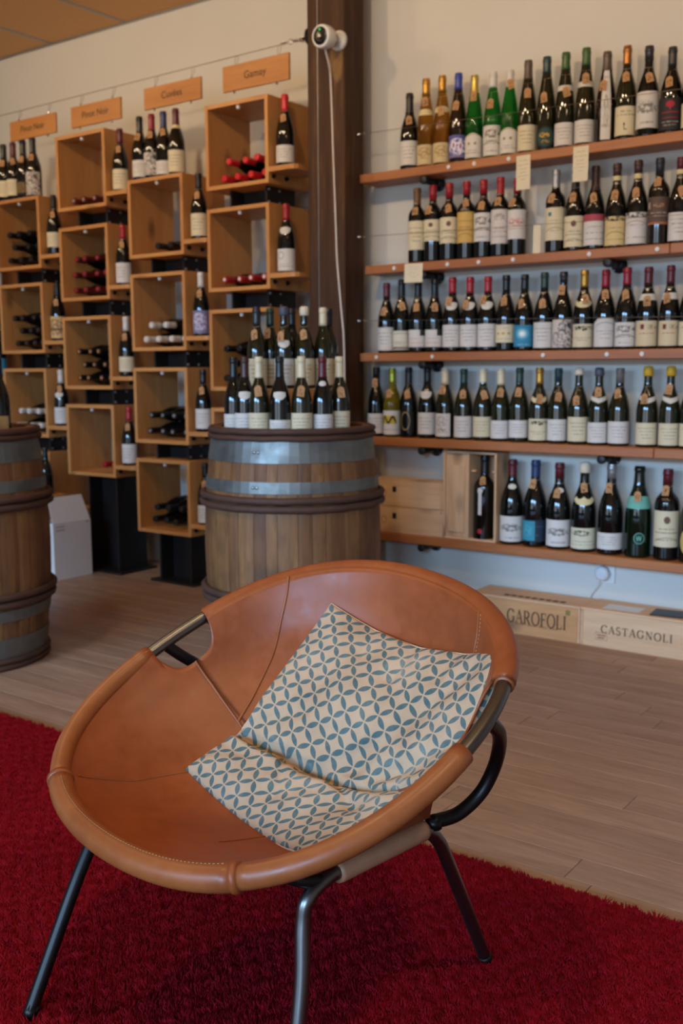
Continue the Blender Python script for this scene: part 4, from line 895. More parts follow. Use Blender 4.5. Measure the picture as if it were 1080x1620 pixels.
# hanging signs
wt = empty('sign_wire','long steel wire above the racks carrying the wooden grape signs','wire',(-2.747,3.575,2.432))
WZ = lambda x: 2.432+(x+2.747)*.0085-.012
tube('cable',[(-.11,0,-.012),(-2.2,0,WZ(-4.9)-2.432),(-4.2,0,WZ(-6.95)-2.432)],.0017,MT['wire'],wt,6)
me = lathe('anchor_plate',[(.0001,0),(.028,0),(.028,.004),(.012,.008),(.006,.016),(.006,.03)],MT['steel'],18); q = link('anchor_plate',me,wt,(-.0005,.03,0)); q.scale = (1.35,)*3; q.rotation_euler.y = -PI/2
for k in range(4):
    r_ = .017 if k < 2 else .013; cxk = -.040-.027*k
    ring = [(cxk+r_*math.cos(t*PI/6), .03*(1-k/3)+(.008*math.sin(t*PI/6) if k%2 else 0), -.003*k+(0 if k%2 else .009*math.sin(t*PI/6))) for t in range(12)]
    tube('shackle',ring,.0038 if k < 2 else .003,MT['chrome'],wt,6,True)
for xl,xr,zt,zb,txt,lab in [(-3.193,-2.818,2.372,2.264,'Gamay','wooden sign reading Gamay hanging nearest the post'),(-3.690,-3.325,2.358,2.262,'Cuvées','wooden sign reading Cuvées hanging second from the post'),(-4.212,-3.851,2.350,2.250,'Pinot Noir','wooden sign reading Pinot Noir hanging third from the post'),(-4.700,-4.330,2.346,2.248,'Pinot Noir','wooden sign reading Pinot Noir farthest left on the wire')]:
    cx = (xl+xr)/2; s = empty('hanging_sign',lab,'sign',(cx,3.55,zb),0,'wooden grape signs'); hw = (xr-xl)/2; h = zt-zb
    bx('board',-hw,hw,-.006,.006,0,h,MT['sign'],s,.0015)
    t = link('lettering',text_me('lettering',txt,.045,MT['ink'],.0003),s,(.0,-.0066,h*.5)); t.rotation_euler.x = PI/2
    for sx in (-.67,.62):
        xx = sx*hw; zw = WZ(cx+xx)-zb
        hg = tube('hanger',[(xx,.0,h),(xx,.0,zw-.06),(xx,.012,zw-.045)],.0011,MT['wire'],s,5)
        tube('loop',[(xx+.012*math.sin(t*PI/8)*(.4+.6*(1+math.cos(t*PI/8))/2),.025-.013*(1-math.cos(t*PI/8))/2,zw-.022+.024*math.cos(t*PI/8)) for t in range(16)],.001,MT['wire'],hg,5,True)
        bx('crimp',xx-.0035,xx+.0035,.006,.014,zw-.062,zw-.044,MT['chrome'],hg,.001)
        link('bottom_clip',lathe('bottom_clip',[(.0001,-.010),(.004,-.010),(.005,-.006),(.005,0)],MT['chrome'],10),s,(xx,0,0))

# security camera on the post, its white cord down to the barrel
sc = empty('security_camera','round white security camera with black face and green light on post','camera',(-2.588,3.4905,2.376)); sc.scale = (1.2,1.2,1.2)
q_ = (Vector((-.02,-.99,-.09))).to_track_quat('Z','Y'); Mq = q_.to_matrix().to_4x4()
body = link('camera_body',lathe('camera_body',[(.012,-.034),(.026,-.030),(.034,-.020),(.038,-.004),(.0385,.012),(.037,.022),(.0345,.026),(.032,.0265)],MT['white_plastic'],32),sc); body.rotation_euler = q_.to_euler()
face = link('camera_face',lathe('camera_face',[(.0325,.0245),(.0315,.0262),(.02,.0275),(.0001,.028)],MT['black_gloss'],32,False),sc); face.rotation_euler = q_.to_euler()
lens = link('lens',lathe('lens',[(.010,.027),(.010,.0287),(.007,.0290),(.0001,.0290)],MT['black_gloss'],20,False),face); 
ld = link('status_light',lathe('status_light',[(.0028,.0268),(.0028,.0284),(.001,.0288),(.0001,.0288)],MT['led'],10,False),face)
ld.location = (0,.0205,0)
if (Mq @ Vector((0,1,0))).z < 0: ld.location = (0,-.0205,0)
md = link('mount_disc',lathe('mount_disc',[(.0001,0),(.033,0),(.033,.008),(.028,.012),(.012,.016),(.010,.045)],MT['white_plastic'],28),sc,(.008,.0715,.003)); md.rotation_euler = (Vector((-.45,-.85,0))).to_track_quat('Z','Y').to_euler()
md.rotation_euler = (PI/2,0,0)
co = tube('power_cord',[Vector(p)-sc.location for p in smooth_path([(-2.590,3.492,2.334),(-2.604,3.54,2.28),(-2.620,3.5725,2.22),(-2.609,3.5725,1.92),(-2.598,3.5725,1.65),(-2.592,3.5725,1.50),(-2.572,3.5725,1.30),(-2.560,3.5725,1.18),(-2.556,3.5725,.95),(-2.556,3.5725,.4)],6)],.0042,MT['cord'],None,8)
co.location = sc.location; tag(co,'white power cord hanging from the security camera down the post','cord')

# ------------------------------------------------------------------ barrels
BZ = .85
def br(z): return .284+.040*(1-((z-BZ/2)/(BZ/2))**2)
def barrel(x, y, label, rot, seed):
    b = empty('wine_barrel',label,'barrel',(x,y,0),rot,'oak wine barrels'); rg = random.Random(seed)
    ws = [rg.uniform(.7,1.3) for _ in range(34)]; tot = sum(ws); a = 0
    zs = [0,.02,.115,.23,.32,.425,.53,.62,.735,.83,BZ]
    for k,wd in enumerate(ws):
        a1 = a+2*PI*wd/tot; g_ = .0022; vs, fs = [], []; m = 4
        for side in (0,1):
            for z in zs:
                for q in range(m+1):
                    t = a+g_+(a1-a-2*g_)*q/m; r = br(z)-(.026 if side else 0)-(.0012 if (not side and q in (0,m)) else 0)
                    vs.append((r*math.cos(t),r*math.sin(t),z))
        n_ = len(zs)*(m+1)
        for j in range(len(zs)-1):
            for q in range(m):
                k0 = j*(m+1)+q; fs.append((k0,k0+1,k0+m+2,k0+m+1)); fs.append((n_+k0+1,n_+k0,n_+k0+m+1,n_+k0+m+2))
        for j in range(len(zs)-1):
            for q in (0,m):
                k0 = j*(m+1)+q; f_ = (k0,k0+m+1,n_+k0+m+1,n_+k0); fs.append(f_ if q == 0 else f_[::-1])
        for j in (0,len(zs)-1):
            for q in range(m):
                k0 = j*(m+1)+q; f_ = (k0,n_+k0,n_+k0+1,k0+1); fs.append(f_ if j == 0 else f_[::-1])
        link('stave',mesh('stave',vs,fs,MT['stave_mid'] if rg.random() < .45 else MT['stave'],False),b); a = a1
    # recessed head of planks
    R = .248; nb = 7; hw_ = 2*R/nb
    for k in range(nb):
        u0 = -R+k*hw_+.0006; u1 = -R+(k+1)*hw_-.0006; pts = []
        def half(u): return math.sqrt(max(R*R-u*u,.0004))
        us = [u0+(u1-u0)*q/4 for q in range(5)]
        o_ = [(half(u),u) for u in us]+[(-half(u),u) for u in us[::-1]]
        V = [(p[0],p[1],BZ-.075) for p in o_]+[(p[0],p[1],BZ-.05) for p in o_]; n_ = len(o_)
        link('head_board',mesh('head_board',V,[tuple(range(n_-1,-1,-1)),tuple(range(n_,2*n_))]+[(q,(q+1)%n_,(q+1)%n_+n_,q+n_) for q in range(n_)],MT['head']),b)
    for z0,z1 in ((.735,.808),(.632,.672),(.178,.218),(.042,.115)):
        h = link('metal_hoop',lathe('metal_hoop',[(br(z0)+.0005,z0),(br(z0)+.0035,z0),(br((z0+z1)/2)+.0036,(z0+z1)/2),(br(z1)+.0035,z1),(br(z1)+.0005,z1)],MT['galv'],56,False,False),b)
        for da in (-.012,.012):
            t = -rot+math.atan2(-y,-x)-.42+da*2; zz = (z0+z1)/2
            q = link('rivet',lathe('rivet',[(.006,0),(.0055,.0018),(.003,.003),(.0001,.0033)],MT['bolt'],10,False),h,((br(zz)+.0034)*math.cos(t),(br(zz)+.0034)*math.sin(t),zz)); q.rotation_euler = (0,PI/2,t)
    for zc,rr_ in ((BZ-.010,.0115),(BZ-.032,.0105),(.608,.013),(.580,.013),(.268,.013),(.240,.013),(.012,.0115),(.033,.0105)):
        pts = [((br(zc)+rr_*.75+rg.uniform(-.0012,.0012))*math.cos(t*2*PI/48),(br(zc)+rr_*.75)*math.sin(t*2*PI/48),zc+rg.uniform(-.0015,.0015)) for t in range(48)]
        tube('chestnut_hoop',pts,rr_,MT['chestnut'],b,8,True)
    return b
barrel(-2.336,2.933,'oak barrel behind the chair with two rows of bottles on top',.3,5)
barrel(-3.300,2.18,'oak barrel cut off at the left edge of the photo',1.1,9)
# bottles on the barrel: placed along the line from the shop floor to the barrel
kx, ky = -2.336/3.75, 2.933/3.75
def bp(l, fw): return (-2.336-kx*fw+ky*l, 2.933-ky*fw-kx*l)
th = math.atan2(-kx, ky)
rs = empty('display_crate','wooden crate on the barrel raising the back row of bottles','crate',(*bp(.01,-.025),BZ-.0495),th)
bx('front_panel',-.158,.158,-.085,-.073,0,.173,MT['pine_x'],rs); bx('back_panel',-.158,.158,.073,.085,0,.173,MT['pine_x'],rs)
for s in (-1,1): bx('side_panel',s*.164-.0055,s*.164+.006,-.085,.085,0,.173,MT['pine_y'],rs)
bx('lid',-.17,.17,-.086,.086,.1735,.182,MT['pine_x'],rs)
FR = [(-.236,.03,'black','white',.05,.24,None,'',-1),(-.163,.122,'brown','white',.05,.26,None,'ribbon',0),(-.112,.176,'ivory','cream',.05,.27,(.60,-.008),'',0),(-.040,.208,'black','white',.05,.19,None,'ribbon',0),(.034,.210,'ivory','cream',.05,.27,(.60,.0),'',0),(.107,.184,'maroon','white',.05,.25,None,'seal',0),(.168,.132,'ivory','cream',.05,.28,(.58,.004),'',0)]
for i,(l,fw,cap,des,lo,hi,tg,ex,_) in enumerate(FR):
    if i == 0: l, fw = -.243, .0; l, fw = -.206, .046
    x,y = bp(l,fw)
    bottle((x,y,BZ-.0495),'burgundy','olive' if cap == 'ivory' else 'black',cap,.76,.292,des,.09 if hi > .2 else .09,hi+.08,tg,ex,D=.073,label='%s-capped bottle, %s, %s from left in the barrel front row'%(cap,LD[des][1],ORD[i]),group='bottles on the barrel',turn=math.radians(36))
BK = [(-.122,.028,'charcoal','cream',(.66,-.016),''),(-.075,-.030,'dark_green','cream',(.68,-.016),''),(-.025,.026,'slate_wax','white',(.64,-.016),'ribbon'),(.048,.026,'ivory_wax','cream',(.66,-.01),''),(.116,-.008,'ivory','cream',None,''),(.004,-.068,'black','white',None,''),(.139,-.079,'black','cream',None,'')]
for i,(l,fw,cap,des,tg,ex) in enumerate(BK):
    x,y = bp(l,fw)
    bottle((x,y,BZ-.0495+.1825),'burgundy','olive' if i != 5 else 'black',cap,.78 if 'wax' not in cap else .90,.286,des,.04,.37,tg,ex,D=.071,label='%s-capped bottle, %s, %s raised on the barrel crate'%(CW.get(cap,cap),LD[des][1],('first','second','third','fourth','fifth from left in front','behind third and fourth','last at right, rearmost')[i]),group='bottles on the barrel',turn=math.radians(36))
# left barrel: a wooden case and a bottle, both cut by the frame
o = empty('wooden_case','upright pale wooden case on the left barrel, cut by the frame','case',(-3.195,2.17,BZ-.0495))
bx('side_panel',.128,.140,-.035,.035,0,.178,MT['crate_z'],o); bx('side_panel',-.14,-.128,-.035,.035,0,.178,MT['crate_z'],o); bx('front_panel',-.1275,.1275,-.035,-.028,.0,.178,MT['crate_z'],o); bx('back_panel',-.1275,.1275,.028,.035,0,.178,MT['crate_z'],o); bx('lid',-.14,.14,-.035,.035,.1785,.186,MT['crate_x'],o)
bottle((-3.185,2.30,BZ-.0495),'burgundy','black','black',.76,.295,'cream',.08,.3,label='dark bottle behind the wooden case on the left barrel',D=.075)

# cardboard box, crate and bottles beside the left barrel
cb = empty('cardboard_box','white cardboard box standing open on the floor beside left barrel','box',(-4.19,3.37,0))
bx('side_panel',.0665,.070,-.118,.122,0,.292,MT['kraft_board'],cb,.0008); bx('side_panel',-.07,-.0665,-.118,.122,0,.292,MT['kraft_board'],cb,.0008)
bx('front_panel',-.066,.066,-.118,-.1145,0,.292,MT['kraft_board'],cb,.0008); bx('back_panel',-.066,.066,.1185,.122,0,.292,MT['kraft_board'],cb,.0008); bx('base',-.066,.066,-.114,.118,.0,.003,MT['kraft_board'],cb,.0008)
V = [(.067,-.117,.2925),(.067,.121,.2925),(.03,.100,.418),(.03,-.112,.418)]; V += [(x-.003,y_,z) for x,y_,z in V]
link('flap',mesh('flap',V,[(0,1,2,3),(7,6,5,4),(0,4,5,1),(1,5,6,2),(2,6,7,3),(3,7,4,0)],MT['kraft_board']),cb)
V,F = join_vf([bb_vf(.0702,.0706,-.10+.014*k,-.10+.014*k+.009,.268,.274) for k in range(4)]+[bb_vf(.0702,.0706,-.10+.014*k,-.10+.014*k+.009,.250,.257) for k in range(4)]+[bb_vf(.0702,.0706,.092,.108,.276,.283)])
link('print',mesh('print',V,F,plain('grey_print','8a8482',.8)),cb)
wc = empty('wooden_crate','brown wooden crate behind the white cardboard box','crate',(-4.42,3.36,0))
bx('front_panel',-.15,.15,-.14,-.128,0,.40,MT['pine_x'],wc); bx('back_panel',-.15,.15,.118,.13,0,.40,MT['pine_x'],wc); bx('side_panel',.138,.150,-.1275,.1175,0,.40,MT['pine_y'],wc); bx('side_panel',-.15,-.138,-.1275,.1175,0,.40,MT['pine_y'],wc); bx('lid',-.152,.152,-.141,.131,.4005,.412,MT['pine_x'],wc)
for i,(x,y,dd) in enumerate([(-4.40,3.30,'left'),(-4.345,3.40,'right')]):
    bottle((x,y,.4125),'burgundy','black','black',.78,.24,None,label='dark bottle without label on the brown crate, %s of two'%dd,D=.07,group='bottles on the brown crate')

# ------------------------------------------------------------------ leather hoop chair
P = np.array([-1.0545,1.2899,.5053]); LAT = np.array([.9954,-.0957,.0015]); BK_ = np.array([.0865,.9061,.4141]); NN = np.array([-.041,-.4121,.9102])
CO = [.3802,-.0005,.0001,-.0022,-.0002,.0027,-.0037,-.0079,.0047]
def RR(t): return CO[0]+sum(CO[2*k-1]*math.cos(k*t)+CO[2*k]*math.sin(k*t) for k in range(1,5))
DEP, PWR = .21, 2.1
def hoop(t, off=0., up=0.): r = RR(t)+off; return P+LAT*(r*math.cos(t))+BK_*(r*math.sin(t))+NN*up
def sst(a, b, x): x = min(max((x-a)/(b-a),0),1); return x*x*(3-2*x)
def bowl(t, s, up=0.):
    w_ = sst(.80,.97,s)*sst(-.35,.35,math.sin(t)); r = (RR(t)-.004)*s-.011*w_
    return P+LAT*(r*math.cos(t))+BK_*(r*math.sin(t))+NN*(-DEP*(1-s**PWR)+up+.011*w_)
FWD = np.array([-.095,-.995,0]); LT = np.array([.9955,-.095,0])
def cf(f, l, z): return np.array([P[0],P[1],0])+FWD*f+LT*l+np.array([0,0,z])
OC = Vector((P[0],P[1],.0))
chair = empty('hoop_chair','round tan leather hoop chair with dark steel legs on red rug','chair',OC)
def add(name, vs, fs, mat, parent=chair, smooth=True, uvs=None):
    """points given in the room, stored about the chair's base"""
    return link(name, mesh(name,[tuple(np.array(v)-np.array(OC)) for v in vs],fs,mat,smooth,uvs), parent)
def atube(name, pts, r, mat, n=12, closed=False, parent=chair):
    vs, fs = tube_vf(pts,r,n,closed); return add(name,vs,fs,mat,parent)
deg = math.radians
atube('steel_hoop',[hoop(2*PI*i/120) for i in range(120)],.0125,MT['chair_metal'],14,True)
GL0, GL1 = deg(157.5), deg(178.5)     # arm gap on the left
GR0, GR1 = deg(-1.5), deg(22)        # arm gap on the right
SL, SF = deg(-128.7), deg(-58.0)     # sleeve joints at the front
def sleeve(a0, a1, r, mat, lab=None):
    m = max(int(abs(a1-a0)/deg(3)),4); pts = [hoop(a0+(a1-a0)*i/m) for i in range(m+1)]
    rs = [r]*(m+1); o = atube('leather_sleeve',pts,rs,mat,16)
    return o
sleeve(GR1,GL0,.0165,MT['leather_edge']); sleeve(GL1,SL+2*PI,.0175,MT['leather_edge']); sleeve(SL,SF,.0205,MT['leather_edge']); sleeve(SF,GR0,.0185,MT['leather_edge'])
for a in (SL,SF):
    vs, fs = tube_vf([hoop(a-.012),hoop(a+.012)],[.0225,.0218],18); add('sleeve_band',vs,fs,MT['leather'])
# the seat: one leather bowl, cut away below the arms
def cut(t):
    c = 0.
    for a,b_ in ((GL0,GL1),(GR0,GR1)):
        for tt in (t,t+2*PI,t-2*PI):
            if a <= tt <= b_:
                u = (tt-(a+b_)/2)/((b_-a)/2); c = .115*max(0,1-abs(u)**3.2)**.5
    return c
ths = sorted(set([2*PI*i/180 for i in range(180)]+[a+(b_-a)*f for a,b_ in ((GL0,GL1),(GR0+2*PI,GR1+2*PI)) for f in (0,.004,.012,.03,.06,.1,.15,.2,.3,.4,.5,.6,.7,.8,.85,.9,.94,.97,.988,.996,1)]))
ths = [t % (2*PI) for t in ths]; ths = sorted(ths)
NS = 40; vs, fs = [], []
def inback(t): return GR1-.002 <= t <= GL0+.002
def lip(t, s): return 0 if cut(t) else (.003 if inback(t) else .010)*max(0,(s-.93)/.07)
WRAP = [125,95,65,30,-5,-35]
def sag(t, s):  # soft folds where the panels meet
    return .006*math.exp(-((s-.55)/.3)**2)*math.cos(3*t-.4)+.004*math.sin(2*t+1)*s*(1-s)*2
for side in (0,1):
    for j in range(NS+1):
        for t in ths:
            s = (j/NS)**.8*(1-cut(t)); s = max(s,.002)
            p = bowl(t,s,sag(t,s)+lip(t,s))
            if side: p = p-NN*.0035-(LAT*math.cos(t)+BK_*math.sin(t))*(-.0025)*s
            vs.append(p)
n_ = len(ths); off = (NS+1)*n_
for j in range(NS):
    for i in range(n_):
        a,b_ = j*n_+i, j*n_+(i+1)%n_; fs.append((a,b_,b_+n_,a+n_)); fs.append((off+b_,off+a,off+a+n_,off+b_+n_))
for i in range(n_):
    a,b_ = NS*n_+i, NS*n_+(i+1)%n_; fs.append((a,b_,off+b_,off+a))
# the back panel is folded over the hoop
bt = [t for t in ths if inback(t)]; wv = []
for t in bt:
    rad = LAT*math.cos(t)+BK_*math.sin(t); wv.append(bowl(t,1,sag(t,1)+lip(t,1)))
    for ph in WRAP: wv.append(hoop(t)+(rad*math.cos(deg(ph))+NN*math.sin(deg(ph)))*.0180)
k0 = len(vs); vs += wv; m_ = len(WRAP)+1
for i in range(len(bt)-1):
    for j in range(m_-1): fs.append((k0+i*m_+j,k0+(i+1)*m_+j,k0+(i+1)*m_+j+1,k0+i*m_+j+1))
seat = add('leather_seat',vs,fs,MT['leather'])
def on_bowl(pts, up=.0015, sub=10): return [bowl(deg(t),s,sag(deg(t),s)+up+lip(deg(t)%(2*PI),s)) for t,s in smooth_path(pts,sub)]
SEAMS = [[(128.9,.999),(130.5,.95),(134,.88),(142.3,.741),(156,.64),(170.8,.585)],[(168.7,.885),(168.8,.80),(169.1,.748),(170.8,.585),(174,.47)],[(228.1,.95),(224,.82),(220.8,.745),(209.5,.603),(200,.5)],[(53.7,.999),(50.5,.96),(48.7,.93),(46.7,.86),(44,.70),(38,.5)],[(-94.9,.577),(-87.1,.415),(-69.1,.269)]]
for k,sm in enumerate(SEAMS):
    atube('seam',on_bowl(sm,.0005),.0026 if k < 2 else .0016 if k < 4 else .0008,MT['leather_edge'] if k < 4 else MT['leather'],8)
def stitches(name, path, step=.0065, up=None):
    pts = [np.array(p) for p in path]; parts = []; acc = 0
    for a,b_ in zip(pts,pts[1:]):
        L_ = np.linalg.norm(b_-a); d = (b_-a)/max(L_,1e-9); acc += L_
        if acc >= step:
            acc = 0; parts.append(tube_vf([b_-d*.0018,b_+d*.0018],.0006,4))
    V,F = join_vf(parts); o = add(name,V,F,MT['thread'],seat,False); o['kind'] = 'stuff'
stitches('stitching',on_bowl([(51.8,.999),(48.5,.96),(46.9,.93),(44.8,.86),(42,.70),(36,.5)],.003,40))
stitches('stitching',[hoop(a,.0+.0*1,.0)+NN*.0195-(LAT*math.cos(a)+BK_*math.sin(a))*.0075 for a in np.linspace(SL+.03,SF-.03,600)],.006)
# arc arms, side rails, legs: one bent frame on each side
for s in (1,-1):
    hubF, hubB = cf(.172,s*.246,.33), cf(-.073,s*.262,.33)
    footF = np.array([-.806,.982,.008]) if s > 0 else np.array([-1.312,.943,.008])
    footB = np.array([-.781,1.517,.008]) if s > 0 else cf(-.254,-.249,.008)
    if s < 0: hubF = cf(.172,-.235,.33)
    # front leg, rail and rear leg are one tube bent at both hubs
    dF, dB = footF-hubF, footB-hubB; dR = (hubB-hubF)/np.linalg.norm(hubB-hubF)
    path = [footF, hubF*.55+footF*.45+FWD*.012, hubF+FWD*.042+np.array([0,0,-.052]), hubF+FWD*.030+np.array([0,0,-.016]), hubF+dR*.012, hubF+dR*.05, hubB-dR*.05, hubB-dR*.02+dB*.015, hubB+dB*.09-dR*.004, hubB+dB*.25, footB]
    atube('leg_frame',smooth_path(path,8),.0115,MT['chair_metal'] if s > 0 else MT['chair_black'],14)
    for ft,hb in ((footF,hubF),(footB,hubB)):
        d = (ft-hb)/np.linalg.norm(ft-hb); vs, fs = tube_vf([ft-d*.022,ft+d*.001],.0124,12); add('foot_cap',vs,fs,MT['chair_black'])
    vs, fs = tube_vf([hubF+dR*.028,hubF+dR*.034,hubB-dR*.03,hubB-dR*.024],[.0155,.0165,.0165,.0155],16); add('rail_sleeve',vs,fs,MT['leather_worn'])
    # arc from the rear hub out, back and up to the hoop under the arm gap
    th_ = deg(10.2) if s > 0 else deg(168); top = hoop(th_,0,-.004)
    if s < 0: top = hoop(deg(172.5),0,-.004)
    arc = smooth_path([hubB+np.array([0,0,.006]),cf(-.115,s*.280,.340),cf(-.152,s*.298,.368),cf(-.165,s*.314,.41),cf(-.152 if s > 0 else -.125,s*.332,.455),cf(-.115 if s > 0 else -.075,s*.353,.495),top],10)
    atube('arm_arc',arc,.0115,MT['chair_black'],14)
    # leather gusset sewn between the hoop and the rear hub
    gv, gf = [], []; GT = [deg(a) for a in ((-3,-12,-21,-30,-38) if s > 0 else (183,192,201,210,218))]
    for k,a in enumerate(GT):
        for q in range(4):
            f_ = q/3; top_ = hoop(a,-.006,-.012); bot_ = hubB+dR*(-.01-.028*k)+np.array([0,0,.016])
            gv.append(top_*(1-f_)+bot_*f_-LT*s*.010*math.sin(f_*PI))
    for k in range(4):
        for q in range(3): gf.append((k*4+q,k*4+q+1,k*4+q+5,k*4+q+4))
    n0 = len(gv); gv += [np.array(v)-LT*s*.003 for v in gv]; gf += [tuple(i+n0 for i in f_[::-1]) for f_ in gf]
    if s > 0: add('side_gusset',gv,gf,MT['leather'])
    vs, fs = tube_vf([hubB-np.array([0,0,.004]),hubB+np.array([0,0,.012])],.014,12); add('hub',vs,fs,MT['chair_black'])
for s in (1,):
    atube('front_stay',smooth_path([cf(.172,s*.246,.328),cf(.205,s*.238,.338),cf(.24,s*.222,.36),hoop(math.atan2(-.27,s*.262),0,-.006)],6),.010,MT['chair_black'],10)

# ------------------------------------------------------------------ cushion
G = np.array([[(-1.1716,1.5811,.6),(-1.0728,1.5793,.5699),(-.9679,1.5593,.5569),(-.852,1.5228,.568),(-.7405,1.4663,.5965)],
 [(-1.2028,1.5191,.5259),(-1.0807,1.4967,.5135),(-.9601,1.473,.5103),(-.853,1.4561,.5168),(-.7457,1.4234,.5395)],
 [(-1.2169,1.4389,.4589),(-1.0933,1.4251,.4538),(-.9784,1.4106,.4488),(-.869,1.4013,.457),(-.7489,1.374,.4899)],
 [(-1.2312,1.3703,.3912),(-1.1324,1.3716,.3756),(-1.0286,1.3665,.363),(-.9194,1.3532,.3671),(-.7726,1.3211,.434)],
 [(-1.2466,1.3193,.3729),(-1.1423,1.3041,.3537),(-1.0428,1.2986,.3391),(-.9453,1.2984,.3413),(-.8297,1.2648,.3673)],
 [(-1.2628,1.2612,.3458),(-1.1847,1.2507,.3116),(-1.0964,1.2331,.295),(-1.0059,1.2152,.2932),(-.9091,1.1898,.3146)]])
CAMP = np.array([0,0,1.05])
for r_,c_,k_ in ((0,4,.978),(1,4,.978),(2,4,.985),(0,3,.988),(0,2,.994),(1,3,.992),(3,4,.99)): G[r_,c_] = CAMP+(G[r_,c_]-CAMP)*k_
SUB = 16
rows = np.array([smooth_path(r,SUB) for r in G])                       # 6 x 65 x 3
grid = np.array([smooth_path(rows[:,c],SUB) for c in range(rows.shape[1])]).transpose(1,0,2)   # 81 x 65 x 3
nv_, nu_ = grid.shape[:2]
du = np.gradient(grid,axis=1); dv = np.gradient(grid,axis=0); nr = np.cross(du,dv); nr /= np.linalg.norm(nr,axis=2)[...,None]
if nr[30,30] @ np.array([.5,-.8,.3]) < 0: nr = -nr
uu, vv = np.meshgrid(np.linspace(0,1,nu_),np.linspace(0,1,nv_))
edge = np.clip(np.minimum.reduce([uu,1-uu,vv,1-vv])/.16,0,1); puff = np.sqrt(1-(1-edge)**2)
fold = np.exp(-((vv-.60-.05*np.sin(uu*5+.5))/.030)**2)
wr = .0030*np.sin(uu*21+7*vv+2*np.sin(vv*9))*np.sin(vv*15+3*uu)+.0034*np.sin(uu*9-vv*26)*np.exp(-((vv-.62)/.13)**2)
crs = np.zeros_like(uu)
for (a0,b0,a1,b1,am,wd) in [(.0,.605,.95,.655,-.024,.020),(.05,.675,.9,.745,.009,.04),(.45,.62,.62,.48,-.006,.022),(.60,.66,.82,.80,-.008,.022),(.33,.66,.45,.86,-.006,.02),(.15,.10,.5,.5,.006,.06),(.86,.10,.62,.56,-.008,.045),
    (0,.6,.25,.44,-.006,.022),(.53,.0,.49,.2,-.009,.035),(.76,.0,.72,.16,-.009,.035),(.27,.0,.30,.14,-.006,.03),(.72,.60,1,.42,-.009,.03),(.2,.72,.02,.86,-.004,.03)]:
    dx_, dy_ = a1-a0, b1-b0; tt_ = np.clip(((uu-a0)*dx_+(vv-b0)*dy_)/(dx_*dx_+dy_*dy_),0,1)
    crs += am*np.exp(-((uu-a0-tt_*dx_)**2+(vv-b0-tt_*dy_)**2)/wd**2)
front = grid+nr*((crs*np.clip(puff+.2,0,1))[...,None])-nr*((.016*(1-puff))[...,None])+nr*((.0045*np.sin(uu*13-vv*5+1)*np.sin(vv*11+uu*4)*np.exp(-((vv-.5)/.3)**2)*puff)[...,None])+nr*((wr*puff-.006*fold*puff)[...,None])
back = grid-nr*((puff*(.028+.012*np.sin(vv*PI))+.0168-.016*puff)[...,None])
back = back+0*nr
vs = list(front.reshape(-1,3))+list(back.reshape(-1,3)); nn = nu_*nv_
OCu = Vector((-1.02,1.36,.36))
au = np.concatenate([np.zeros((nv_,1)),np.cumsum(np.linalg.norm(np.diff(grid,axis=1),axis=2),1)],1); au /= au[:,-1:]
av = np.concatenate([np.zeros((1,nu_)),np.cumsum(np.linalg.norm(np.diff(grid,axis=0),axis=2),0)],0); av /= av[-1:,:]
uvs = [(float(u)*10.8,float(v)*11.2) for u,v in zip(au.ravel(),av.ravel())]*2
fs = []
for j in range(nv_-1):
    for i in range(nu_-1):
        k = j*nu_+i; fs.append((k,k+nu_,k+nu_+1,k+1)); fs.append((nn+k,nn+k+1,nn+k+nu_+1,nn+k+nu_))
bd = [(0,i) for i in range(nu_)]+[(j,nu_-1) for j in range(1,nv_)]+[(nv_-1,i) for i in range(nu_-2,-1,-1)]+[(j,0) for j in range(nv_-2,0,-1)]
bi = [j*nu_+i for j,i in bd]
for a,b_ in zip(bi,bi[1:]+bi[:1]): fs.append((a,b_,nn+b_,nn+a))
cu = empty('cushion','square cream cushion with teal petal lattice print lying in leather chair','cushion',OCu)
cov = link('cover',mesh('cover',[tuple(np.array(v)-np.array(OCu)) for v in vs],fs,MT['pillow'],True,uvs),cu)
vs, fs = tube_vf([Vector(front.reshape(-1,3)[k])-OCu for k in bi],.0016,6,True); link('edge_seam',mesh('edge_seam',vs,fs,plain('cushion_seam','b8a184',.9),True),cu)

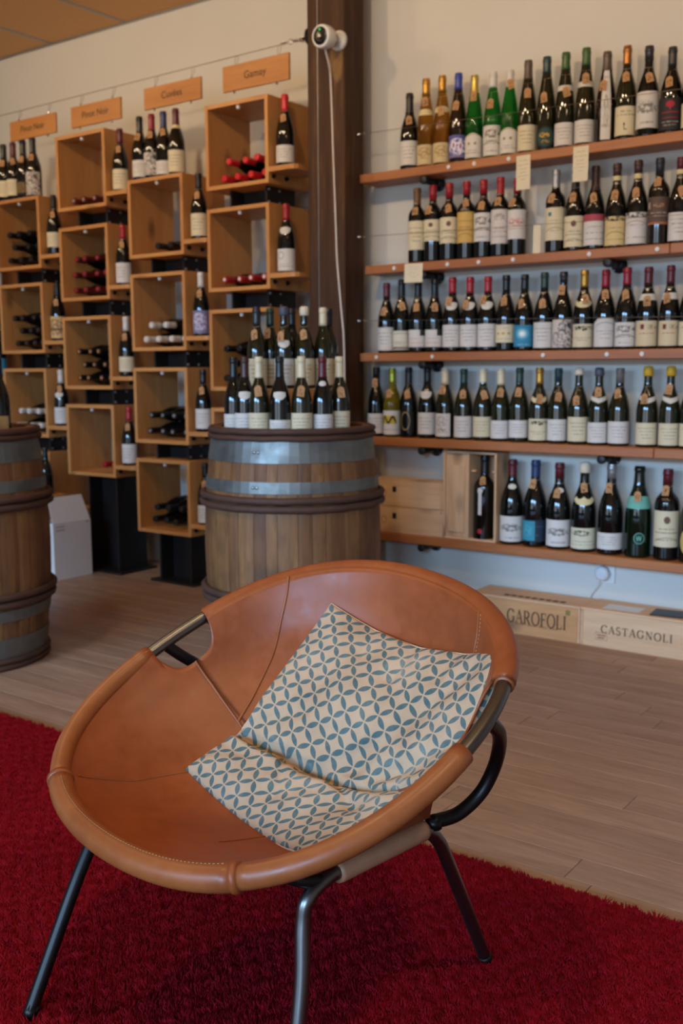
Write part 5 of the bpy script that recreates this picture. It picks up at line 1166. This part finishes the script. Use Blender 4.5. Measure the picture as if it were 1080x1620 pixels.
# ------------------------------------------------------------------ rug
RX0, RX1, RY0, RY1 = -3.3, .35, -.4, 1.832
rug = empty('shag_rug','deep red shag rug on the wooden floor under the leather chair','rug',((RX0+RX1)/2,(RY0+RY1)/2,0))
RO = np.array(rug.location)
bx('backing',RX0-RO[0],RX1-RO[0],RY0-RO[1],RY1-RO[1],.0005,.009,MT['rug_base'],rug,.003)
rs_ = np.random.RandomState(4); NTF = 230000
x = rs_.uniform(-2.75,.1,NTF*2); y = rs_.uniform(.7,RY1+.002,NTF*2)
keep = (y > (.915+(x+1.347)*.71)-.12) & (y > .8)                 # only where the pile can be seen
nb = 70000; x2 = rs_.uniform(RX0+.01,RX1-.01,nb); y2 = rs_.uniform(RY0+.01,RY1,nb); k2 = (y2 < (.915+(x2+1.347)*.71)-.10) | (y2 < .82) | (x2 < -2.74) | (x2 > .09)
x, y = np.concatenate([x[keep][:NTF],x2[k2]]), np.concatenate([y[keep][:NTF],y2[k2]]); n = len(x); big = np.where(np.arange(n) >= min(NTF,keep.sum()),2.4,1.)
def fld(x, y, s, seed):
    r = np.random.RandomState(seed); o = 0
    for k in range(7):
        a = r.uniform(0,2*PI); f = s*r.uniform(.6,1.6); o = o+np.sin((x*np.cos(a)+y*np.sin(a))*f+r.uniform(0,6.28))
    return o/2.6
lean = fld(x,y,190,1)*.005; lean2 = fld(x,y,190,2)*.005
h = .010+.004*rs_.rand(n)+.0018*fld(x,y,230,3)
h = np.clip(h,.004,.02)
tx = x+lean+rs_.normal(0,.0025,n); ty = np.minimum(y+lean2+rs_.normal(0,.0025,n),RY1+.010); w_ = (.0022+.001*rs_.rand(n))*big; a = rs_.uniform(0,2*PI,n)
V = np.empty((n,4,3),np.float32)
for k in range(3):
    V[:,k,0] = x+w_*np.cos(a+k*2*PI/3); V[:,k,1] = y+w_*np.sin(a+k*2*PI/3); V[:,k,2] = .008
V[:,3,0] = tx; V[:,3,1] = ty; V[:,3,2] = .008+h
V[...,0] -= RO[0]; V[...,1] -= RO[1]
Fi = (np.arange(n)[:,None,None]*4+np.array([[0,1,3],[1,2,3],[2,0,3]])[None]).reshape(-1).astype(np.int32)
me = bpy.data.meshes.new('pile'); me.vertices.add(n*4); me.vertices.foreach_set('co',V.reshape(-1)); me.loops.add(n*9); me.loops.foreach_set('vertex_index',Fi)
me.polygons.add(n*3); me.polygons.foreach_set('loop_start',np.arange(0,n*9,3,dtype=np.int32)); me.update(calc_edges=True); me.materials.append(MT['rug'])
o = link('pile',me,rug); o['kind'] = 'stuff'
bpy.context.view_layer.update()
